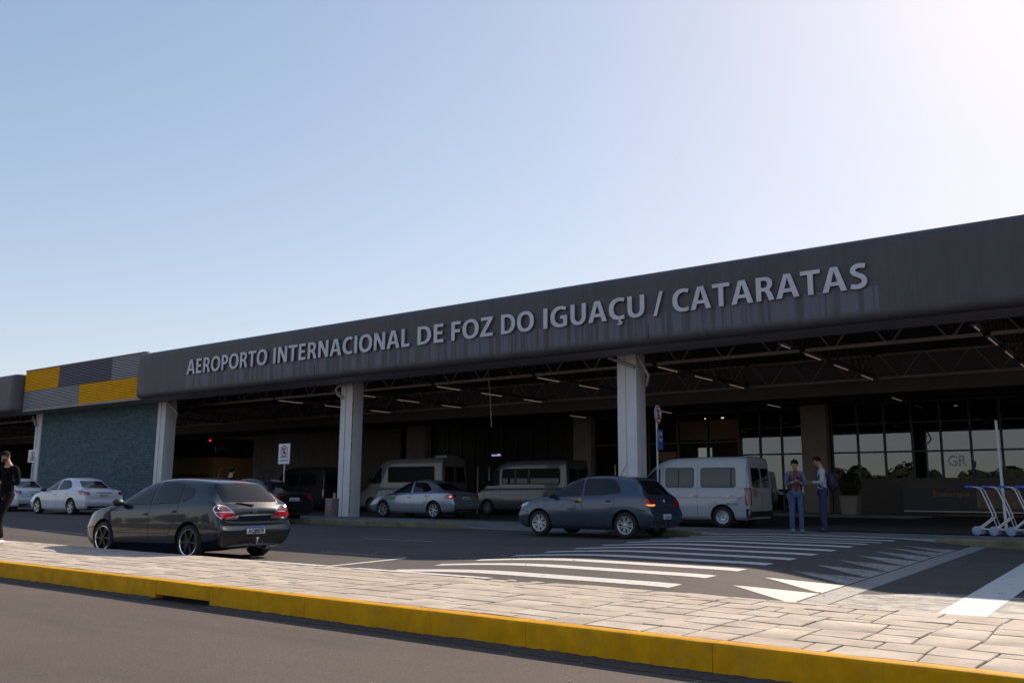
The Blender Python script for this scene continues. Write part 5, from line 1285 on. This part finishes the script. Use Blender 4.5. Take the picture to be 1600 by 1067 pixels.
person('person in grey jacket over wine red shirt and light jeans looking down at a phone', (-7.45, 21.2, .195), a, 1.72, (.02, .055), 1.0,
       dict(elR=(.22, .02, 1.13), elL=(-.23, .02, 1.13), wrR=(.07, .25, 1.20), wrL=(-.06, .25, 1.19), dirR=(-.5, .8, .25), dirL=(.5, .8, .25)), grey_j, None, jean, gshoe, None, wine)
tag(MB().box(-.035, .035, -.005, .005, -.07, .07).build('phone', black_p, None), 'dark phone held by the person in the grey jacket', 'phone')
ph = bpy.data.objects['phone']; ph.location = Vector((-7.45, 21.2, .195 + 1.24)) + Matrix.Rotation(a, 3, 'Z') @ Vector((0, .33, 0)); ph.rotation_euler = (R(-40), 0, a)
backpack('dark backpack on the back of the person in grey jacket and light jeans', Vector((-7.45, 21.2, 1.30)) + Matrix.Rotation(a, 3, 'Z') @ Vector((0, -.21, 0)), a, navyb)
b = face(-1, -.42)
person('taller person in white sweatshirt and navy trousers facing left with forearms raised', (-7.05, 21.95, .195), b, 1.82, (-.01, .06), .8,
       dict(elR=(.24, .0, 1.13), elL=(-.24, .02, 1.13), wrR=(.16, .26, 1.10), wrL=(-.10, .27, 1.14), dirR=(-.3, 1, .05), dirL=(.3, 1, .1)), white_s, None, navy, kshoe, short_sleeve=False)
backpack('dark backpack worn by the taller person in white sweatshirt', Vector((-7.05, 21.95, 1.37)) + Matrix.Rotation(b, 3, 'Z') @ Vector((0, -.22, 0)), b, navyb)
c = face(.35, -1)
person('person in black sweater, joggers and black face mask walking at the left edge', (-18.80, 8.25, .0), c, 1.86, (.05, .05), 1.0,
       dict(elR=(.25, -.03, 1.15), elL=(-.25, .0, 1.13), wrR=(.12, .20, 1.10), wrL=(-.04, .27, 1.16), dirR=(-.4, .8, .2), dirL=(.5, .8, .2), hipR=(.09, 0, .91), knR=(.10, .06, .50), anR=(.10, -.06, .10), knL=(-.10, .20, .53), anL=(-.10, .22, .10)), blk, None, dkpant, wshoe, mask=black_p, pants_end=.04)
d_ = face(-.3, 1)
person('person in dark clothes whose head shows above the roof of the graphite hatchback', (-22.35, 16.0, .0), d_, 1.78, (0, .03), 0, None, dkpant, None, dkpant, kshoe)
# driver of the blue-grey hatchback, arm resting out of the window
yel = M('yellow cuff', (.50, .38, .03), .6)
dr = person('driver of the blue-grey hatchback resting a bare forearm out of the window', (-11.85, 19.05, -.02), face(-1, 0), 1.50, (0, .03), 0,
            dict(pelvis=(0, 0, .52), spine=(0, -.02, .68), chest=(0, -.03, .90), neckb=(0, -.03, 1.04), neck=(0, -.02, 1.10), shR=(.17, -.03, .99), shL=(-.17, -.03, .99), elL=(-.60, .0, 1.10), wrL=(-.60, .26, 1.12), dirL=(-.1, 1, 0),
                 elR=(.2, .1, .8), wrR=(.15, .35, .85), hipR=(.09, .05, .50), hipL=(-.09, .05, .50), knR=(.12, .45, .50), knL=(-.12, .45, .50), anR=(.12, .55, .30), anL=(-.12, .55, .30)), yel, None, dkpant, kshoe, short_sleeve=True)
